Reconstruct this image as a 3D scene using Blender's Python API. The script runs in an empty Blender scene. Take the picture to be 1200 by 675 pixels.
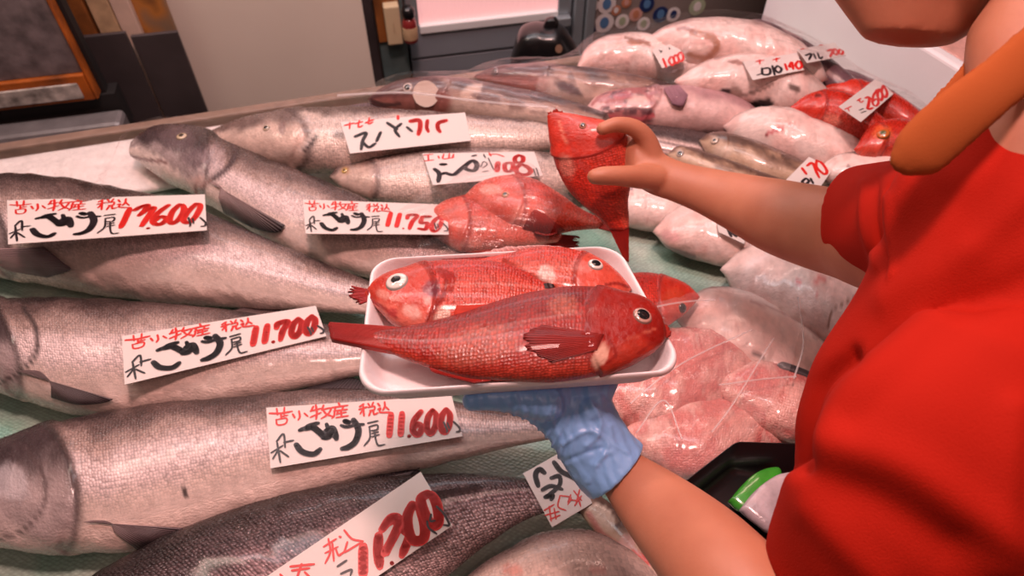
import bpy, math, random
import numpy as np
from mathutils import Vector
from mathutils.bvhtree import BVHTree

# ------------------------------------------------------------------ camera, world, lights
SC = bpy.context.scene
PITCH = math.radians(48); FOC = 811.0; CAMZ = 0.82
EYE = np.array([0.0, 0.0, CAMZ])
FW = np.array([0, math.cos(PITCH), -math.sin(PITCH)])
UP = np.array([0, math.sin(PITCH), math.cos(PITCH)])
RT = np.array([1.0, 0, 0])
cd = bpy.data.cameras.new('camera'); cam = bpy.data.objects.new('camera', cd)
SC.collection.objects.link(cam)
cam.location = (0, 0, CAMZ); cam.rotation_euler = (math.radians(90) - PITCH, 0, 0)
cd.sensor_width = 36; cd.lens = 36 * FOC / 1200; cd.clip_start = 0.01; cd.clip_end = 50
cd.dof.use_dof = True; cd.dof.focus_distance = 0.66; cd.dof.aperture_fstop = 7.0
SC.camera = cam
SC.view_settings.view_transform = 'Standard'
SC.view_settings.look = 'None'
SC.view_settings.gamma = 1.0
SC.view_settings.use_curve_mapping = False
SC.view_settings.exposure = -0.18

W = bpy.data.worlds.new('world'); SC.world = W; W.use_nodes = True
bg = W.node_tree.nodes['Background']
bg.inputs[0].default_value = (1.0, 0.64, 0.56, 1); bg.inputs[1].default_value = 0.11

def area(name, loc, aim, sx, sy, power, col):
    l = bpy.data.lights.new(name, 'AREA'); l.shape = 'RECTANGLE'; l.size = sx; l.size_y = sy
    l.energy = power; l.color = col
    o = bpy.data.objects.new(name, l); SC.collection.objects.link(o)
    o.location = loc
    d = Vector(aim) - Vector(loc); o.rotation_euler = d.to_track_quat('-Z', 'Y').to_euler()
    return o
area('stall_lamp', (0.0, 0.45, 2.0), (0.0, 0.6, 0), 0.26, 0.2, 31, (1, 0.565, 0.51))
area('strip_lamp', (-0.35, 1.42, 1.78), (-0.1, 0.6, 0), 2.2, 0.09, 12, (1, 0.60, 0.51))
area('front_fill', (0.4, -0.5, 2.1), (0.2, 0.6, 0), 1.0, 0.5, 5, (1, 0.64, 0.55))  # unseen fill, added to brighten the fish from the front
area('cool_wall_fill', (-0.35, 1.15, 1.9), (-0.1, 1.95, 0.2), 1.6, 0.3, 14, (0.90, 0.93, 1.0))  # unseen cool fill, added to lift the door and back wall
area('daylight_lamp', (-0.25, 1.83, 0.80), (0, 0.9, 0.0), 1.1, 0.3, 4.0, (0.70, 0.88, 1.0))
area('left_wall_fill', (-1.15, 1.0, 1.7), (-1.15, 1.6, 0.2), 0.5, 0.3, 8, (1, 0.80, 0.66))  # unseen warm fill, added to brighten the posts at far left

# ------------------------------------------------------------------ projection helpers
def ray(px, py):
    px = np.asarray(px, float); py = np.asarray(py, float)
    return FW + RT * ((px - 600) / FOC)[..., None] - UP * ((py - 337.5) / FOC)[..., None]
def P(px, py, z=0.0):
    v = ray(px, py); t = (z - CAMZ) / v[..., 2]
    return EYE + v * t[..., None]
def PD(px, py, t):
    return EYE + ray(px, py) * np.asarray(t, float)[..., None]
def PP(px, py, p0, n):
    v = ray(px, py); t = np.dot(np.asarray(p0) - EYE, n) / (v @ np.asarray(n, float))
    return EYE + v * t[..., None]
def proj(X):
    d = np.asarray(X) - EYE; t = d @ FW
    return np.stack([600 + FOC * (d @ RT) / t, 337.5 - FOC * (d @ UP) / t], -1)
def resample(pts, n, sub=16):
    pts = np.asarray(pts, float); K = len(pts)
    if K == 2: 
        t = np.linspace(0, 1, n)[:, None]; return pts[0] * (1 - t) + pts[1] * t
    e = np.vstack([2 * pts[0] - pts[1], pts, 2 * pts[-1] - pts[-2]])
    out = []
    for i in range(K - 1):
        a, b, c, d = e[i:i + 4]
        t = np.linspace(0, 1, sub, endpoint=False)[:, None]
        out.append(0.5 * (2 * b + (c - a) * t + (2 * a - 5 * b + 4 * c - d) * t ** 2 + (3 * b - a - 3 * c + d) * t ** 3))
    out = np.vstack(out + [pts[-1:]])
    L = np.r_[0, np.cumsum(np.linalg.norm(np.diff(out, axis=0), axis=1))]
    s = np.linspace(0, L[-1], n)
    return np.stack([np.interp(s, L, out[:, k]) for k in range(out.shape[1])], -1)
def sm(a, b, x):
    t = np.clip((x - a) / (b - a), 0, 1); return t * t * (3 - 2 * t)
def vnoise(x, y, seed=0):
    x = np.asarray(x, float) + 100; y = np.asarray(y, float) + 100
    xi = np.floor(x).astype(int); yi = np.floor(y).astype(int); fx = x - xi; fy = y - yi
    fx = fx * fx * (3 - 2 * fx); fy = fy * fy * (3 - 2 * fy)
    def h(a, b):
        v = np.sin(a * 127.1 + b * 311.7 + seed * 74.7) * 43758.5453; return v - np.floor(v)
    return (h(xi, yi) * (1 - fx) + h(xi + 1, yi) * fx) * (1 - fy) + (h(xi, yi + 1) * (1 - fx) + h(xi + 1, yi + 1) * fx) * fy
def fbm(x, y, seed=0, o=3):
    s = 0; a = .5
    for k in range(o): s = s + a * vnoise(x * 2 ** k, y * 2 ** k, seed + k); a /= 2
    return s / (1 - .5 ** o)

# ------------------------------------------------------------------ object helpers
def tag(o, label=None, cat=None, group=None, kind=None):
    if label: o['label'] = label
    if cat: o['category'] = cat
    if group: o['group'] = group
    if kind: o['kind'] = kind
    return o
def empty(name, loc):
    o = bpy.data.objects.new(name, None); SC.collection.objects.link(o); o.location = tuple(loc)
    o.empty_display_size = .02
    return o
def mesh(name, V, F, mat, parent=None, col=None, sc=None, smooth=True, hidden=False):
    V = np.asarray(V, float)
    off = np.zeros(3)
    me = bpy.data.meshes.new(name)
    if parent is not None:
        q = parent
        while q is not None: off = off + np.array(q.location); q = q.parent
    me.from_pydata((V - off).tolist(), [], [tuple(int(i) for i in f) for f in F]); me.update()
    if col is not None:
        a = me.attributes.new('col', 'FLOAT_COLOR', 'POINT')
        c = np.ones((len(V), 4)); c[:, :3] = np.clip(col, 0, 1); a.data.foreach_set('color', c.ravel())
    if sc is not None:
        a = me.attributes.new('sc', 'FLOAT_VECTOR', 'POINT'); a.data.foreach_set('vector', np.asarray(sc, float).ravel())
    if smooth: me.polygons.foreach_set('use_smooth', [True] * len(me.polygons))
    if mat: me.materials.append(mat)
    o = bpy.data.objects.new(name, me); SC.collection.objects.link(o)
    if parent is not None: o.parent = parent
    return o
def ringfaces(n, m, caps=True):
    F = []
    for i in range(n - 1):
        for j in range(m):
            k = (j + 1) % m
            F.append((i * m + j, i * m + k, (i + 1) * m + k, (i + 1) * m + j))
    if caps:
        a = n * m; b = a + 1
        for j in range(m):
            k = (j + 1) % m
            F.append((a, k, j)); F.append((b, (n - 1) * m + j, (n - 1) * m + k))
    return F
def gridfaces(n, m, o=0):
    return [(o + i * m + j, o + i * m + j + 1, o + (i + 1) * m + j + 1, o + (i + 1) * m + j) for i in range(n - 1) for j in range(m - 1)]
def solidify(G, th, nrm):
    """G (n,m,3) grid -> closed slab of thickness th along nrm"""
    n, m = G.shape[:2]
    A = G.reshape(-1, 3) + nrm * th / 2; B = G.reshape(-1, 3) - nrm * th / 2
    F = gridfaces(n, m); F += [tuple(reversed([i + n * m for i in f])) for f in gridfaces(n, m)]
    edge = [j for j in range(m)] + [i * m + m - 1 for i in range(1, n)] + [(n - 1) * m + j for j in range(m - 2, -1, -1)] + [i * m for i in range(n - 2, 0, -1)]
    for a, b in zip(edge, edge[1:] + edge[:1]): F.append((b, a, a + n * m, b + n * m))
    return np.vstack([A, B]), F
def boxmesh(c8):
    F = [(0, 3, 2, 1), (4, 5, 6, 7), (0, 1, 5, 4), (1, 2, 6, 5), (2, 3, 7, 6), (3, 0, 4, 7)]
    return np.asarray(c8, float), F
def bevel(o, w=.002, s=2):
    m = o.modifiers.new('bevel', 'BEVEL'); m.width = w; m.segments = s; m.limit_method = 'ANGLE'; return o

# ------------------------------------------------------------------ materials
def newmat(name):
    m = bpy.data.materials.new(name); m.use_nodes = True
    nt = m.node_tree; b = nt.nodes['Principled BSDF']; return m, nt, b
def N_(nt, t, **kw):
    n = nt.nodes.new(t)
    for k, v in kw.items():
        if k.startswith('i_'): n.inputs[k[2:].replace('_', ' ')].default_value = v
        else: setattr(n, k, v)
    return n
def plain(name, col, rough=.5, metal=0, coat=0, noise=0, nscale=30, bump=0, bscale=200, emit=0, spec=.5):
    m, nt, b = newmat(name)
    b.inputs['Base Color'].default_value = (*col, 1); b.inputs['Roughness'].default_value = rough
    b.inputs['Metallic'].default_value = metal; b.inputs['Coat Weight'].default_value = coat
    b.inputs['Specular IOR Level'].default_value = spec
    tc = N_(nt, 'ShaderNodeTexCoord')
    if noise:
        n = N_(nt, 'ShaderNodeTexNoise'); n.inputs['Scale'].default_value = nscale; n.inputs['Detail'].default_value = 6
        nt.links.new(tc.outputs['Object'], n.inputs['Vector'])
        r = N_(nt, 'ShaderNodeMapRange'); r.inputs['From Min'].default_value = .3; r.inputs['From Max'].default_value = .7
        r.inputs['To Min'].default_value = 1 - noise; r.inputs['To Max'].default_value = 1 + noise * .4
        nt.links.new(n.outputs['Fac'], r.inputs['Value'])
        mx = N_(nt, 'ShaderNodeVectorMath', operation='SCALE'); mx.inputs[0].default_value = col
        nt.links.new(r.outputs[0], mx.inputs['Scale']); nt.links.new(mx.outputs[0], b.inputs['Base Color'])
    if bump:
        n = N_(nt, 'ShaderNodeTexNoise'); n.inputs['Scale'].default_value = bscale; n.inputs['Detail'].default_value = 5
        nt.links.new(tc.outputs['Object'], n.inputs['Vector'])
        bp = N_(nt, 'ShaderNodeBump'); bp.inputs['Strength'].default_value = bump; bp.inputs['Distance'].default_value = .003
        nt.links.new(n.outputs['Fac'], bp.inputs['Height']); nt.links.new(bp.outputs[0], b.inputs['Normal'])
    if emit:
        b.inputs['Emission Color'].default_value = (*col, 1); b.inputs['Emission Strength'].default_value = emit
    return m
def skinmat(name, size=.004, sstr=.5, rough=.35, metal=0.0, bump=.4, coat=.35, sparkle=.25, aspect=1.0):
    """wet fish skin: colour from the fish's own markings, scales laid out in metres along body and girth"""
    m, nt, b = newmat(name); L = nt.links.new
    ca = N_(nt, 'ShaderNodeAttribute', attribute_name='col')
    sa = N_(nt, 'ShaderNodeAttribute', attribute_name='sc')
    sep = N_(nt, 'ShaderNodeSeparateXYZ'); L(sa.outputs['Vector'], sep.inputs[0])
    com = N_(nt, 'ShaderNodeVectorMath', operation='MULTIPLY'); com.inputs[1].default_value = (1 / size, 1 / size * aspect, 0)
    L(sa.outputs['Vector'], com.inputs[0])
    vo = N_(nt, 'ShaderNodeTexVoronoi', voronoi_dimensions='2D'); vo.inputs['Scale'].default_value = 1; vo.inputs['Randomness'].default_value = .45
    L(com.outputs[0], vo.inputs['Vector'])
    mr = N_(nt, 'ShaderNodeMapRange'); mr.inputs['From Min'].default_value = .15; mr.inputs['From Max'].default_value = .62
    mr.inputs['To Min'].default_value = 1.12; mr.inputs['To Max'].default_value = 1 - sstr
    L(vo.outputs['Distance'], mr.inputs['Value'])
    mm = N_(nt, 'ShaderNodeMix', data_type='FLOAT'); mm.inputs['A'].default_value = 1
    L(sep.outputs['Z'], mm.inputs['Factor']); L(mr.outputs[0], mm.inputs['B'])
    sc = N_(nt, 'ShaderNodeVectorMath', operation='SCALE'); L(ca.outputs['Color'], sc.inputs[0]); L(mm.outputs['Result'], sc.inputs['Scale'])
    nz = N_(nt, 'ShaderNodeTexNoise'); nz.inputs['Scale'].default_value = 90; nz.inputs['Detail'].default_value = 6
    L(sa.outputs['Vector'], nz.inputs['Vector'])
    m2 = N_(nt, 'ShaderNodeMapRange'); m2.inputs['From Min'].default_value = .3; m2.inputs['From Max'].default_value = .7
    m2.inputs['To Min'].default_value = .86; m2.inputs['To Max'].default_value = 1.1; L(nz.outputs['Fac'], m2.inputs['Value'])
    s2 = N_(nt, 'ShaderNodeVectorMath', operation='SCALE'); L(sc.outputs[0], s2.inputs[0]); L(m2.outputs[0], s2.inputs['Scale'])
    sx = N_(nt, 'ShaderNodeSeparateColor'); L(vo.outputs['Color'], sx.inputs[0])
    m4 = N_(nt, 'ShaderNodeMapRange'); m4.inputs['To Min'].default_value = 1 - sstr * .55; m4.inputs['To Max'].default_value = 1 + sstr * .55; L(sx.outputs[1], m4.inputs['Value'])  # lighter and darker scales paint wet sparkle into the colour
    m5 = N_(nt, 'ShaderNodeMix', data_type='FLOAT'); m5.inputs['A'].default_value = 1; L(sep.outputs['Z'], m5.inputs['Factor']); L(m4.outputs[0], m5.inputs['B'])
    s3 = N_(nt, 'ShaderNodeVectorMath', operation='SCALE'); L(s2.outputs[0], s3.inputs[0]); L(m5.outputs['Result'], s3.inputs['Scale'])
    L(s3.outputs[0], b.inputs['Base Color'])
    rr = N_(nt, 'ShaderNodeMapRange'); rr.inputs['To Min'].default_value = max(.08, rough - sparkle); rr.inputs['To Max'].default_value = rough + sparkle * .6
    L(vo.outputs['Color'], rr.inputs['Value']); L(rr.outputs[0], b.inputs['Roughness'])
    b.inputs['Metallic'].default_value = metal
    b.inputs['Coat Weight'].default_value = coat; b.inputs['Coat Roughness'].default_value = .12
    ad = N_(nt, 'ShaderNodeMath', operation='MULTIPLY'); L(vo.outputs['Distance'], ad.inputs[0]); L(sep.outputs['Z'], ad.inputs[1])
    n3 = N_(nt, 'ShaderNodeTexNoise'); n3.inputs['Scale'].default_value = 260; n3.inputs['Detail'].default_value = 4; L(sa.outputs['Vector'], n3.inputs['Vector'])
    ss = N_(nt, 'ShaderNodeMath', operation='SUBTRACT'); L(n3.outputs['Fac'], ss.inputs[0]); L(ad.outputs[0], ss.inputs[1])
    bp = N_(nt, 'ShaderNodeBump'); bp.inputs['Strength'].default_value = bump; bp.inputs['Distance'].default_value = size * .5
    L(ss.outputs[0], bp.inputs['Height']); L(bp.outputs[0], b.inputs['Normal'])
    return m
def attrmat(name, rough=.4, coat=.3, rays=0, raybump=.5, spec=.5):
    m, nt, b = newmat(name); L = nt.links.new
    ca = N_(nt, 'ShaderNodeAttribute', attribute_name='col'); L(ca.outputs['Color'], b.inputs['Base Color'])
    b.inputs['Roughness'].default_value = rough; b.inputs['Coat Weight'].default_value = coat; b.inputs['Specular IOR Level'].default_value = spec
    if rays:
        sa = N_(nt, 'ShaderNodeAttribute', attribute_name='sc')
        sep = N_(nt, 'ShaderNodeSeparateXYZ'); L(sa.outputs['Vector'], sep.inputs[0])
        mu = N_(nt, 'ShaderNodeMath', operation='MULTIPLY'); mu.inputs[1].default_value = rays; L(sep.outputs['X'], mu.inputs[0])
        si = N_(nt, 'ShaderNodeMath', operation='SINE'); L(mu.outputs[0], si.inputs[0])
        mr = N_(nt, 'ShaderNodeMapRange'); mr.inputs['From Min'].default_value = -1; mr.inputs['To Min'].default_value = .78; mr.inputs['To Max'].default_value = 1.12; L(si.outputs[0], mr.inputs['Value'])
        s2 = N_(nt, 'ShaderNodeVectorMath', operation='SCALE'); L(ca.outputs['Color'], s2.inputs[0]); L(mr.outputs[0], s2.inputs['Scale']); L(s2.outputs[0], b.inputs['Base Color'])
        bp = N_(nt, 'ShaderNodeBump'); bp.inputs['Strength'].default_value = raybump; bp.inputs['Distance'].default_value = .001
        L(si.outputs[0], bp.inputs['Height']); L(bp.outputs[0], b.inputs['Normal'])
    return m

M_salmon = skinmat('salmon_skin', .0034, .36, .30, .0, .7, .3, .22, 1.1)
M_dark = skinmat('dark_salmon_skin', .0038, .6, .3, .2, .9, .4, .24, 1.1)
M_bass = skinmat('bass_skin', .0040, .3, .38, .1, .4, .3)
M_smooth = skinmat('smooth_skin', .008, .08, .36, 0, .25, .45, .1)
M_red = skinmat('rockfish_skin', .0030, .34, .42, 0, .4, .22, .2)
M_redshiny = skinmat('wet_rockfish_skin', .0026, .30, .34, 0, .6, .28, .18)
M_fin = attrmat('fin_membrane', .5, .08, 120, .6)
M_finflat = attrmat('soft_fin', .6, .0, spec=.15)
M_eye = attrmat('wet_eye', .12, .8)
# ------------------------------------------------------------------ fish builder
BODIES = []   # (name, BVH, verts) of what has been laid down
def remember(o, V, F): BODIES.append((o, BVHTree.FromPolygons([tuple(v) for v in V], [tuple(f) for f in F]), np.asarray(V)))
def cast(px, py, bvh):
    v = ray(px, py); v = v / np.linalg.norm(v)
    r = bvh.ray_cast(Vector(EYE), Vector(v))
    return (np.array(r[0]), np.array(r[1])) if r[0] is not None else (None, None)
def castall(px, py):
    best = None
    for o, b, V in BODIES:
        h, n = cast(px, py, b)
        if h is not None and (best is None or np.linalg.norm(h - EYE) < np.linalg.norm(best - EYE)): best = h
    return best
def poly_dist(Q, pts):
    pts = np.asarray(pts, float); d = np.full(len(Q), 1e9)
    for a, b in zip(pts[:-1], pts[1:]):
        ab = b - a; t = np.clip(((Q - a) @ ab) / max(ab @ ab, 1e-9), 0, 1)
        d = np.minimum(d, np.linalg.norm(Q - (a + t[:, None] * ab), axis=1))
    return d
def mixc(c, col, k): return c * (1 - k[:, None]) + np.asarray(col, float) * k[:, None]
def paint(c, mask, Q, feats):
    """natural markings of this one fish: spots, gill slits, lip lines, blood marks"""
    for f in feats:
        if f[0] == 'l':
            _, col, w, pts = f[:4]; k = 1 - sm(w * .5, w * 1.3, poly_dist(Q, resample(pts, 24)))
            c = mixc(c, col, k * (f[4] if len(f) > 4 else .9)); mask = mask * (1 - k)
        else:
            _, col, (cx, cy), (rx, ry), rot, st = f[:6]
            a = math.radians(rot); dx = Q[:, 0] - cx; dy = Q[:, 1] - cy
            x = dx * math.cos(a) + dy * math.sin(a); y = -dx * math.sin(a) + dy * math.cos(a)
            r = np.sqrt((x / rx) ** 2 + (y / ry) ** 2); r = r + (vnoise(dx / 4, dy / 4, 5) - .5) * .35
            k = (1 - sm(.65, 1.1, r)) * st; c = mixc(c, col, k)
            if len(f) > 6: mask = mask * (1 - k)
    return c, mask
def gcv(g, S): return g * (.82 + .22 * np.maximum(0, 1 - S ** 2) ** .7)
def sp_salmon(U, S, X, Y, g, sd):
    n = fbm(X * 25, Y * 25, sd) - .5; n2 = fbm(X * 120, Y * 120, sd + 9) - .5
    s = S + n * .35
    c = np.tile([.86, .66, .59], (len(U), 1))
    c = mixc(c, (.78, .61, .60), sm(-.3, .05, s)); c = mixc(c, (.40, .28, .25), sm(.30, .58, s)); c = mixc(c, (.14, .09, .083), sm(.58, .84, s)); c = mixc(c, (.03, .02, .02), sm(.86, 1.04, s))
    c = c * (1 + n2 * .35)[:, None]
    gl = gcv(g, S); hd = 1 - sm(-.004, .004, U - gl)
    h = np.tile([.30, .235, .23], (len(U), 1)); h = mixc(h, (.05, .035, .037), sm(-.05, .6, S + n)); h = mixc(h, (.50, .39, .36), sm(.35, .95, -S + n * .8))
    h = h * (.8 + .8 * fbm(X * 70, Y * 70, sd + 3))[:, None]
    c = mixc(c, h, hd) if False else c * (1 - hd[:, None]) + h * hd[:, None]
    ge = np.exp(-((U - gl) / .008) ** 2); c = mixc(c, (.05, .03, .03), ge * .75)
    mask = (1 - hd) * sm(-.6, .05, S) * .9
    return c, mask
def sp_dark(U, S, X, Y, g, sd):
    n = fbm(X * 25, Y * 25, sd) - .5
    s = S + n * .4
    c = np.tile([.60, .42, .42], (len(U), 1)); c = mixc(c, (.32, .20, .21), sm(-.5, .1, s)); c = mixc(c, (.10, .065, .07), sm(.1, .5, s)); c = mixc(c, (.03, .02, .02), sm(.6, .9, s))
    return c, np.ones(len(U)) * .95
def sp_bass(U, S, X, Y, g, sd):
    n = fbm(X * 30, Y * 30, sd) - .5
    c = np.tile([.78, .61, .54], (len(U), 1)); c = mixc(c, (.60, .46, .41), sm(.0, .55, S + n * .5)); c = mixc(c, (.13, .09, .08), sm(.72, .93, S + n * .4))
    gl = gcv(g, S); hd = 1 - sm(-.01, .01, U - gl)
    h = np.tile([.58, .42, .36], (len(U), 1)); h = mixc(h, (.16, .11, .10), sm(.25, .85, S + n)); h = h * (.75 + .6 * fbm(X * 60, Y * 60, sd + 3))[:, None]
    c = c * (1 - hd[:, None]) + h * hd[:, None]
    return mixc(c, (.08, .05, .05), np.exp(-((U - gl) / .012) ** 2) * .7), (1 - hd) * .8
def sp_cod(U, S, X, Y, g, sd):
    n = fbm(X * 22, Y * 30, sd) - .5; n2 = fbm(X * 55, Y * 55, sd + 4)
    c = np.tile([.62, .47, .40], (len(U), 1)); c = mixc(c, (.30, .17, .13), sm(.05, .45, S + n * .8)); c = mixc(c, (.07, .04, .038), sm(.45, .8, S + n))
    c = mixc(c, (.13, .075, .07), sm(.58, .72, n2) * sm(-.4, .2, S) * .7)
    gl = gcv(g, S); hd = 1 - sm(-.02, .02, U - gl)
    h = np.tile([.32, .12, .10], (len(U), 1)); h = mixc(h, (.085, .035, .036), sm(.0, .6, S + n * 1.2)); h = h * (.7 + .7 * n2)[:, None]
    c = c * (1 - hd[:, None]) + h * hd[:, None]
    return c, (1 - hd) * .2
def sp_gut(U, S, X, Y, g, sd):
    n2 = fbm(X * 50, Y * 70, sd + 4); n = fbm(X * 18, Y * 18, sd)
    c = np.tile([.76, .50, .47], (len(U), 1)); c = mixc(c, (.45, .25, .26), sm(.35, .8, S + (n - .5) * .7))
    gl = g; hd = 1 - sm(-.03, .03, U - gl + (n - .5) * .1)
    h = np.tile([.42, .15, .15], (len(U), 1)); h = mixc(h, (.13, .06, .07), sm(.45, .6, n2)); h = mixc(h, (.72, .45, .42), sm(.62, .72, fbm(X * 60, Y * 60, sd + 8)))
    c = c * (1 - hd[:, None]) + h * hd[:, None]
    return c, np.zeros(len(U))
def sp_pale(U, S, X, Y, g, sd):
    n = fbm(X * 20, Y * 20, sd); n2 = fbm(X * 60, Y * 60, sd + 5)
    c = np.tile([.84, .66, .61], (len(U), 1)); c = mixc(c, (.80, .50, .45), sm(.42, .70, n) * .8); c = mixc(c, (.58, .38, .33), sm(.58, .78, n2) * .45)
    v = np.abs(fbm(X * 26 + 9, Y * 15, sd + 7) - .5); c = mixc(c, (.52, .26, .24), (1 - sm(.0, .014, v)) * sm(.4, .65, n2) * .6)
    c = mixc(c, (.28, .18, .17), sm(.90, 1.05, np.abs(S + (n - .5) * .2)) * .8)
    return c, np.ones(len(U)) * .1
def sp_palescaly(U, S, X, Y, g, sd):
    n = fbm(X * 14, Y * 14, sd)
    c = np.tile([.66, .52, .46], (len(U), 1)); c = mixc(c, (.50, .36, .31), sm(.4, .8, n) * .6); c = mixc(c, (.20, .14, .13), sm(.75, .98, S))
    return c, np.ones(len(U)) * .35
def sp_stripe(U, S, X, Y, g, sd):
    n = fbm(X * 30, Y * 30, sd) - .5
    c = np.tile([.60, .42, .38], (len(U), 1)); c = mixc(c, (.08, .055, .055), sm(.30, .5, S + n * .2))
    st = np.cos((S + .1) * 24) * .5 + .5; c = mixc(c, (.15, .10, .10), sm(.55, .8, st) * (1 - sm(.3, .5, S)) * .85)
    return c, np.ones(len(U)) * .4
def sp_gold(U, S, X, Y, g, sd):
    n = fbm(X * 50, Y * 80, sd) - .5
    c = np.tile([.60, .42, .30], (len(U), 1)); c = mixc(c, (.30, .18, .12), sm(-.1, .5, S + n * 1.6)); c = mixc(c, (.12, .07, .055), sm(.4, .8, S + n * 1.2))
    return c, np.zeros(len(U))
def sp_darkpurple(U, S, X, Y, g, sd):
    n = fbm(X * 12, S * 6, sd); n2 = fbm(X * 60, Y * 60, sd)
    c = np.tile([.16, .085, .10], (len(U), 1)); c = mixc(c, (.46, .32, .31), sm(.52, .68, n)); c = mixc(c, (.05, .03, .035), sm(.55, .7, n2) * .7)
    return c, np.zeros(len(U))
def mk_red(base=(.58, .058, .032), back=(.46, .022, .010), belly=(.72, .19, .14), head=(.52, .05, .03), mott=.35):
    def f(U, S, X, Y, g, sd):
        n = fbm(X * 35, Y * 35, sd) - .5; n2 = fbm(X * 130, Y * 130, sd + 2) - .5
        c = np.tile(base, (len(U), 1)); c = mixc(c, back, sm(.15, .75, S + n * .8)); c = mixc(c, belly, sm(.35, .9, -S + n * .8))
        gl = gcv(g, S); hd = 1 - sm(-.015, .015, U - gl)
        h = np.tile(head, (len(U), 1)); h = mixc(h, np.asarray(belly) * .9, sm(.1, .8, -S + n * 1.6) * .8)
        c = c * (1 - hd[:, None]) + h * hd[:, None]
        c = c * (1 + n * mott + n2 * .35)[:, None]
        c = mixc(c, (.25, .01, .01), np.exp(-((U - gl) / .010) ** 2) * .6)
        return c, (1 - hd) * .9
    return f
sp_red = mk_red()
sp_reddeep = mk_red((.36, .015, .007), (.22, .007, .004), (.46, .045, .024), (.30, .013, .008))
sp_redpink = mk_red((.60, .085, .05), (.52, .04, .022), (.76, .26, .20), (.60, .08, .05))
sp_redbright = mk_red((.58, .032, .014), (.52, .020, .008), (.66, .09, .055), (.58, .035, .018))

ZP = np.array([0, 0, 1.0])
def fish(name, label, cat, group, pairs, species, mat, base=0.0, r=.52, gill=.2, feats=(), seed=1, nst=200, m=56, plane=None, zs=None, lump=.035, parent=None):
    pr = np.array([[a, b, c, d] for (a, b), (c, d) in pairs], float)
    if zs is not None: pr = np.hstack([pr, np.asarray(zs, float)[:, None]])
    q = resample(pr, nst)
    if plane is None:
        z0 = base + .03
        for _ in range(4):
            A = np.linalg.norm(P(q[:, 0], q[:, 1], z0) - P(q[:, 2], q[:, 3], z0), axis=1).max() / 2
            z0 = base + A * r * .96
        n = ZP; p0 = np.array([0, 0, z0])
    else: p0, n = np.asarray(plane[0], float), np.asarray(plane[1], float); n = n / np.linalg.norm(n)
    T = PP(q[:, 0], q[:, 1], p0, n); B = PP(q[:, 2], q[:, 3], p0, n)
    if zs is not None:
        # lift each station along its sight lines onto the raised plane
        for arr, cx, cy in ((T, 0, 1), (B, 2, 3)):
            for i in range(nst): arr[i] = PP(q[i, cx], q[i, cy], p0 + n * q[i, 4], n)
    C = (T + B) / 2; A = np.linalg.norm(T - B, axis=1) / 2; w = (T - B) / np.maximum(2 * A, 1e-6)[:, None]
    b = A * r
    v = C - EYE; v /= np.linalg.norm(v, axis=1)[:, None]
    k = np.einsum('ij,ij->i', v, w) / (v @ n)
    a = np.sqrt(np.maximum(A ** 2 - (b * k) ** 2, (.5 * A) ** 2))
    th = -math.pi / 2 + 2 * math.pi * np.arange(m) / m
    ct, st = np.cos(th), np.sin(th)
    e = .92
    cx = np.sign(ct) * np.abs(ct) ** e; sx = np.sign(st) * np.abs(st) ** e
    L = np.r_[0, np.cumsum(np.linalg.norm(np.diff(C, axis=0), axis=1))]; U = L / L[-1]
    UU = np.repeat(U, m); SS = np.tile(cx, nst)
    gl = gcv(gill, SS)
    sc = 1 + (.05 * sm(-.09, -.005, UU - gl) - .05 * sm(-.003, .006, UU - gl)) * (gill > 0)
    gx = np.tile(np.arange(m) / m - .5, nst) * 2 * np.repeat(a + b, m) * 1.6
    sc = sc + lump * (fbm(np.repeat(L, m) * 30, gx * 30, seed) - .5) * 2
    off = (w[:, None, :] * (a[:, None] * cx[None])[..., None] + n[None, None] * (b[:, None] * sx[None])[..., None]).reshape(-1, 3)
    V = np.repeat(C, m, axis=0) + off * sc[:, None]
    d0 = C[0] - C[1]; d0 /= np.linalg.norm(d0); d1 = C[-1] - C[-2]; d1 /= np.linalg.norm(d1)
    V = np.vstack([V, C[0] + d0 * A[0] * .6, C[-1] + d1 * A[-1] * .5])
    UU = np.r_[UU, 0, 1]; X = np.r_[np.repeat(L, m), 0, L[-1]]; Y = np.r_[gx, 0, 0]
    # the fish lie rolled a little towards the shopper's side or away: the markings follow that roll
    SR = (np.einsum('ijk,ik->ij', off.reshape(nst, m, 3), w) - (off.reshape(nst, m, 3) @ n) * k[:, None]) / np.maximum(A, 1e-6)[:, None]
    SS = np.r_[np.clip(SR.ravel(), -1, 1), 0, 0]
    col, mask = species(UU, SS, X, Y, gill, seed)
    col, mask = paint(col, mask, proj(V), feats)
    F = ringfaces(nst, m)
    root = empty(name, (C[nst // 2][0], C[nst // 2][1], min(V[:, 2]))) if parent is None else parent
    if parent is None: tag(root, label, cat, group)
    o = mesh('body', V, F, mat, root, col, np.stack([X, Y, mask], -1))
    remember(o, V, F)
    o_info = dict(root=root, body=o, bvh=BODIES[-1][1], p0=p0, n=n, V=V)
    return o_info
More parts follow.
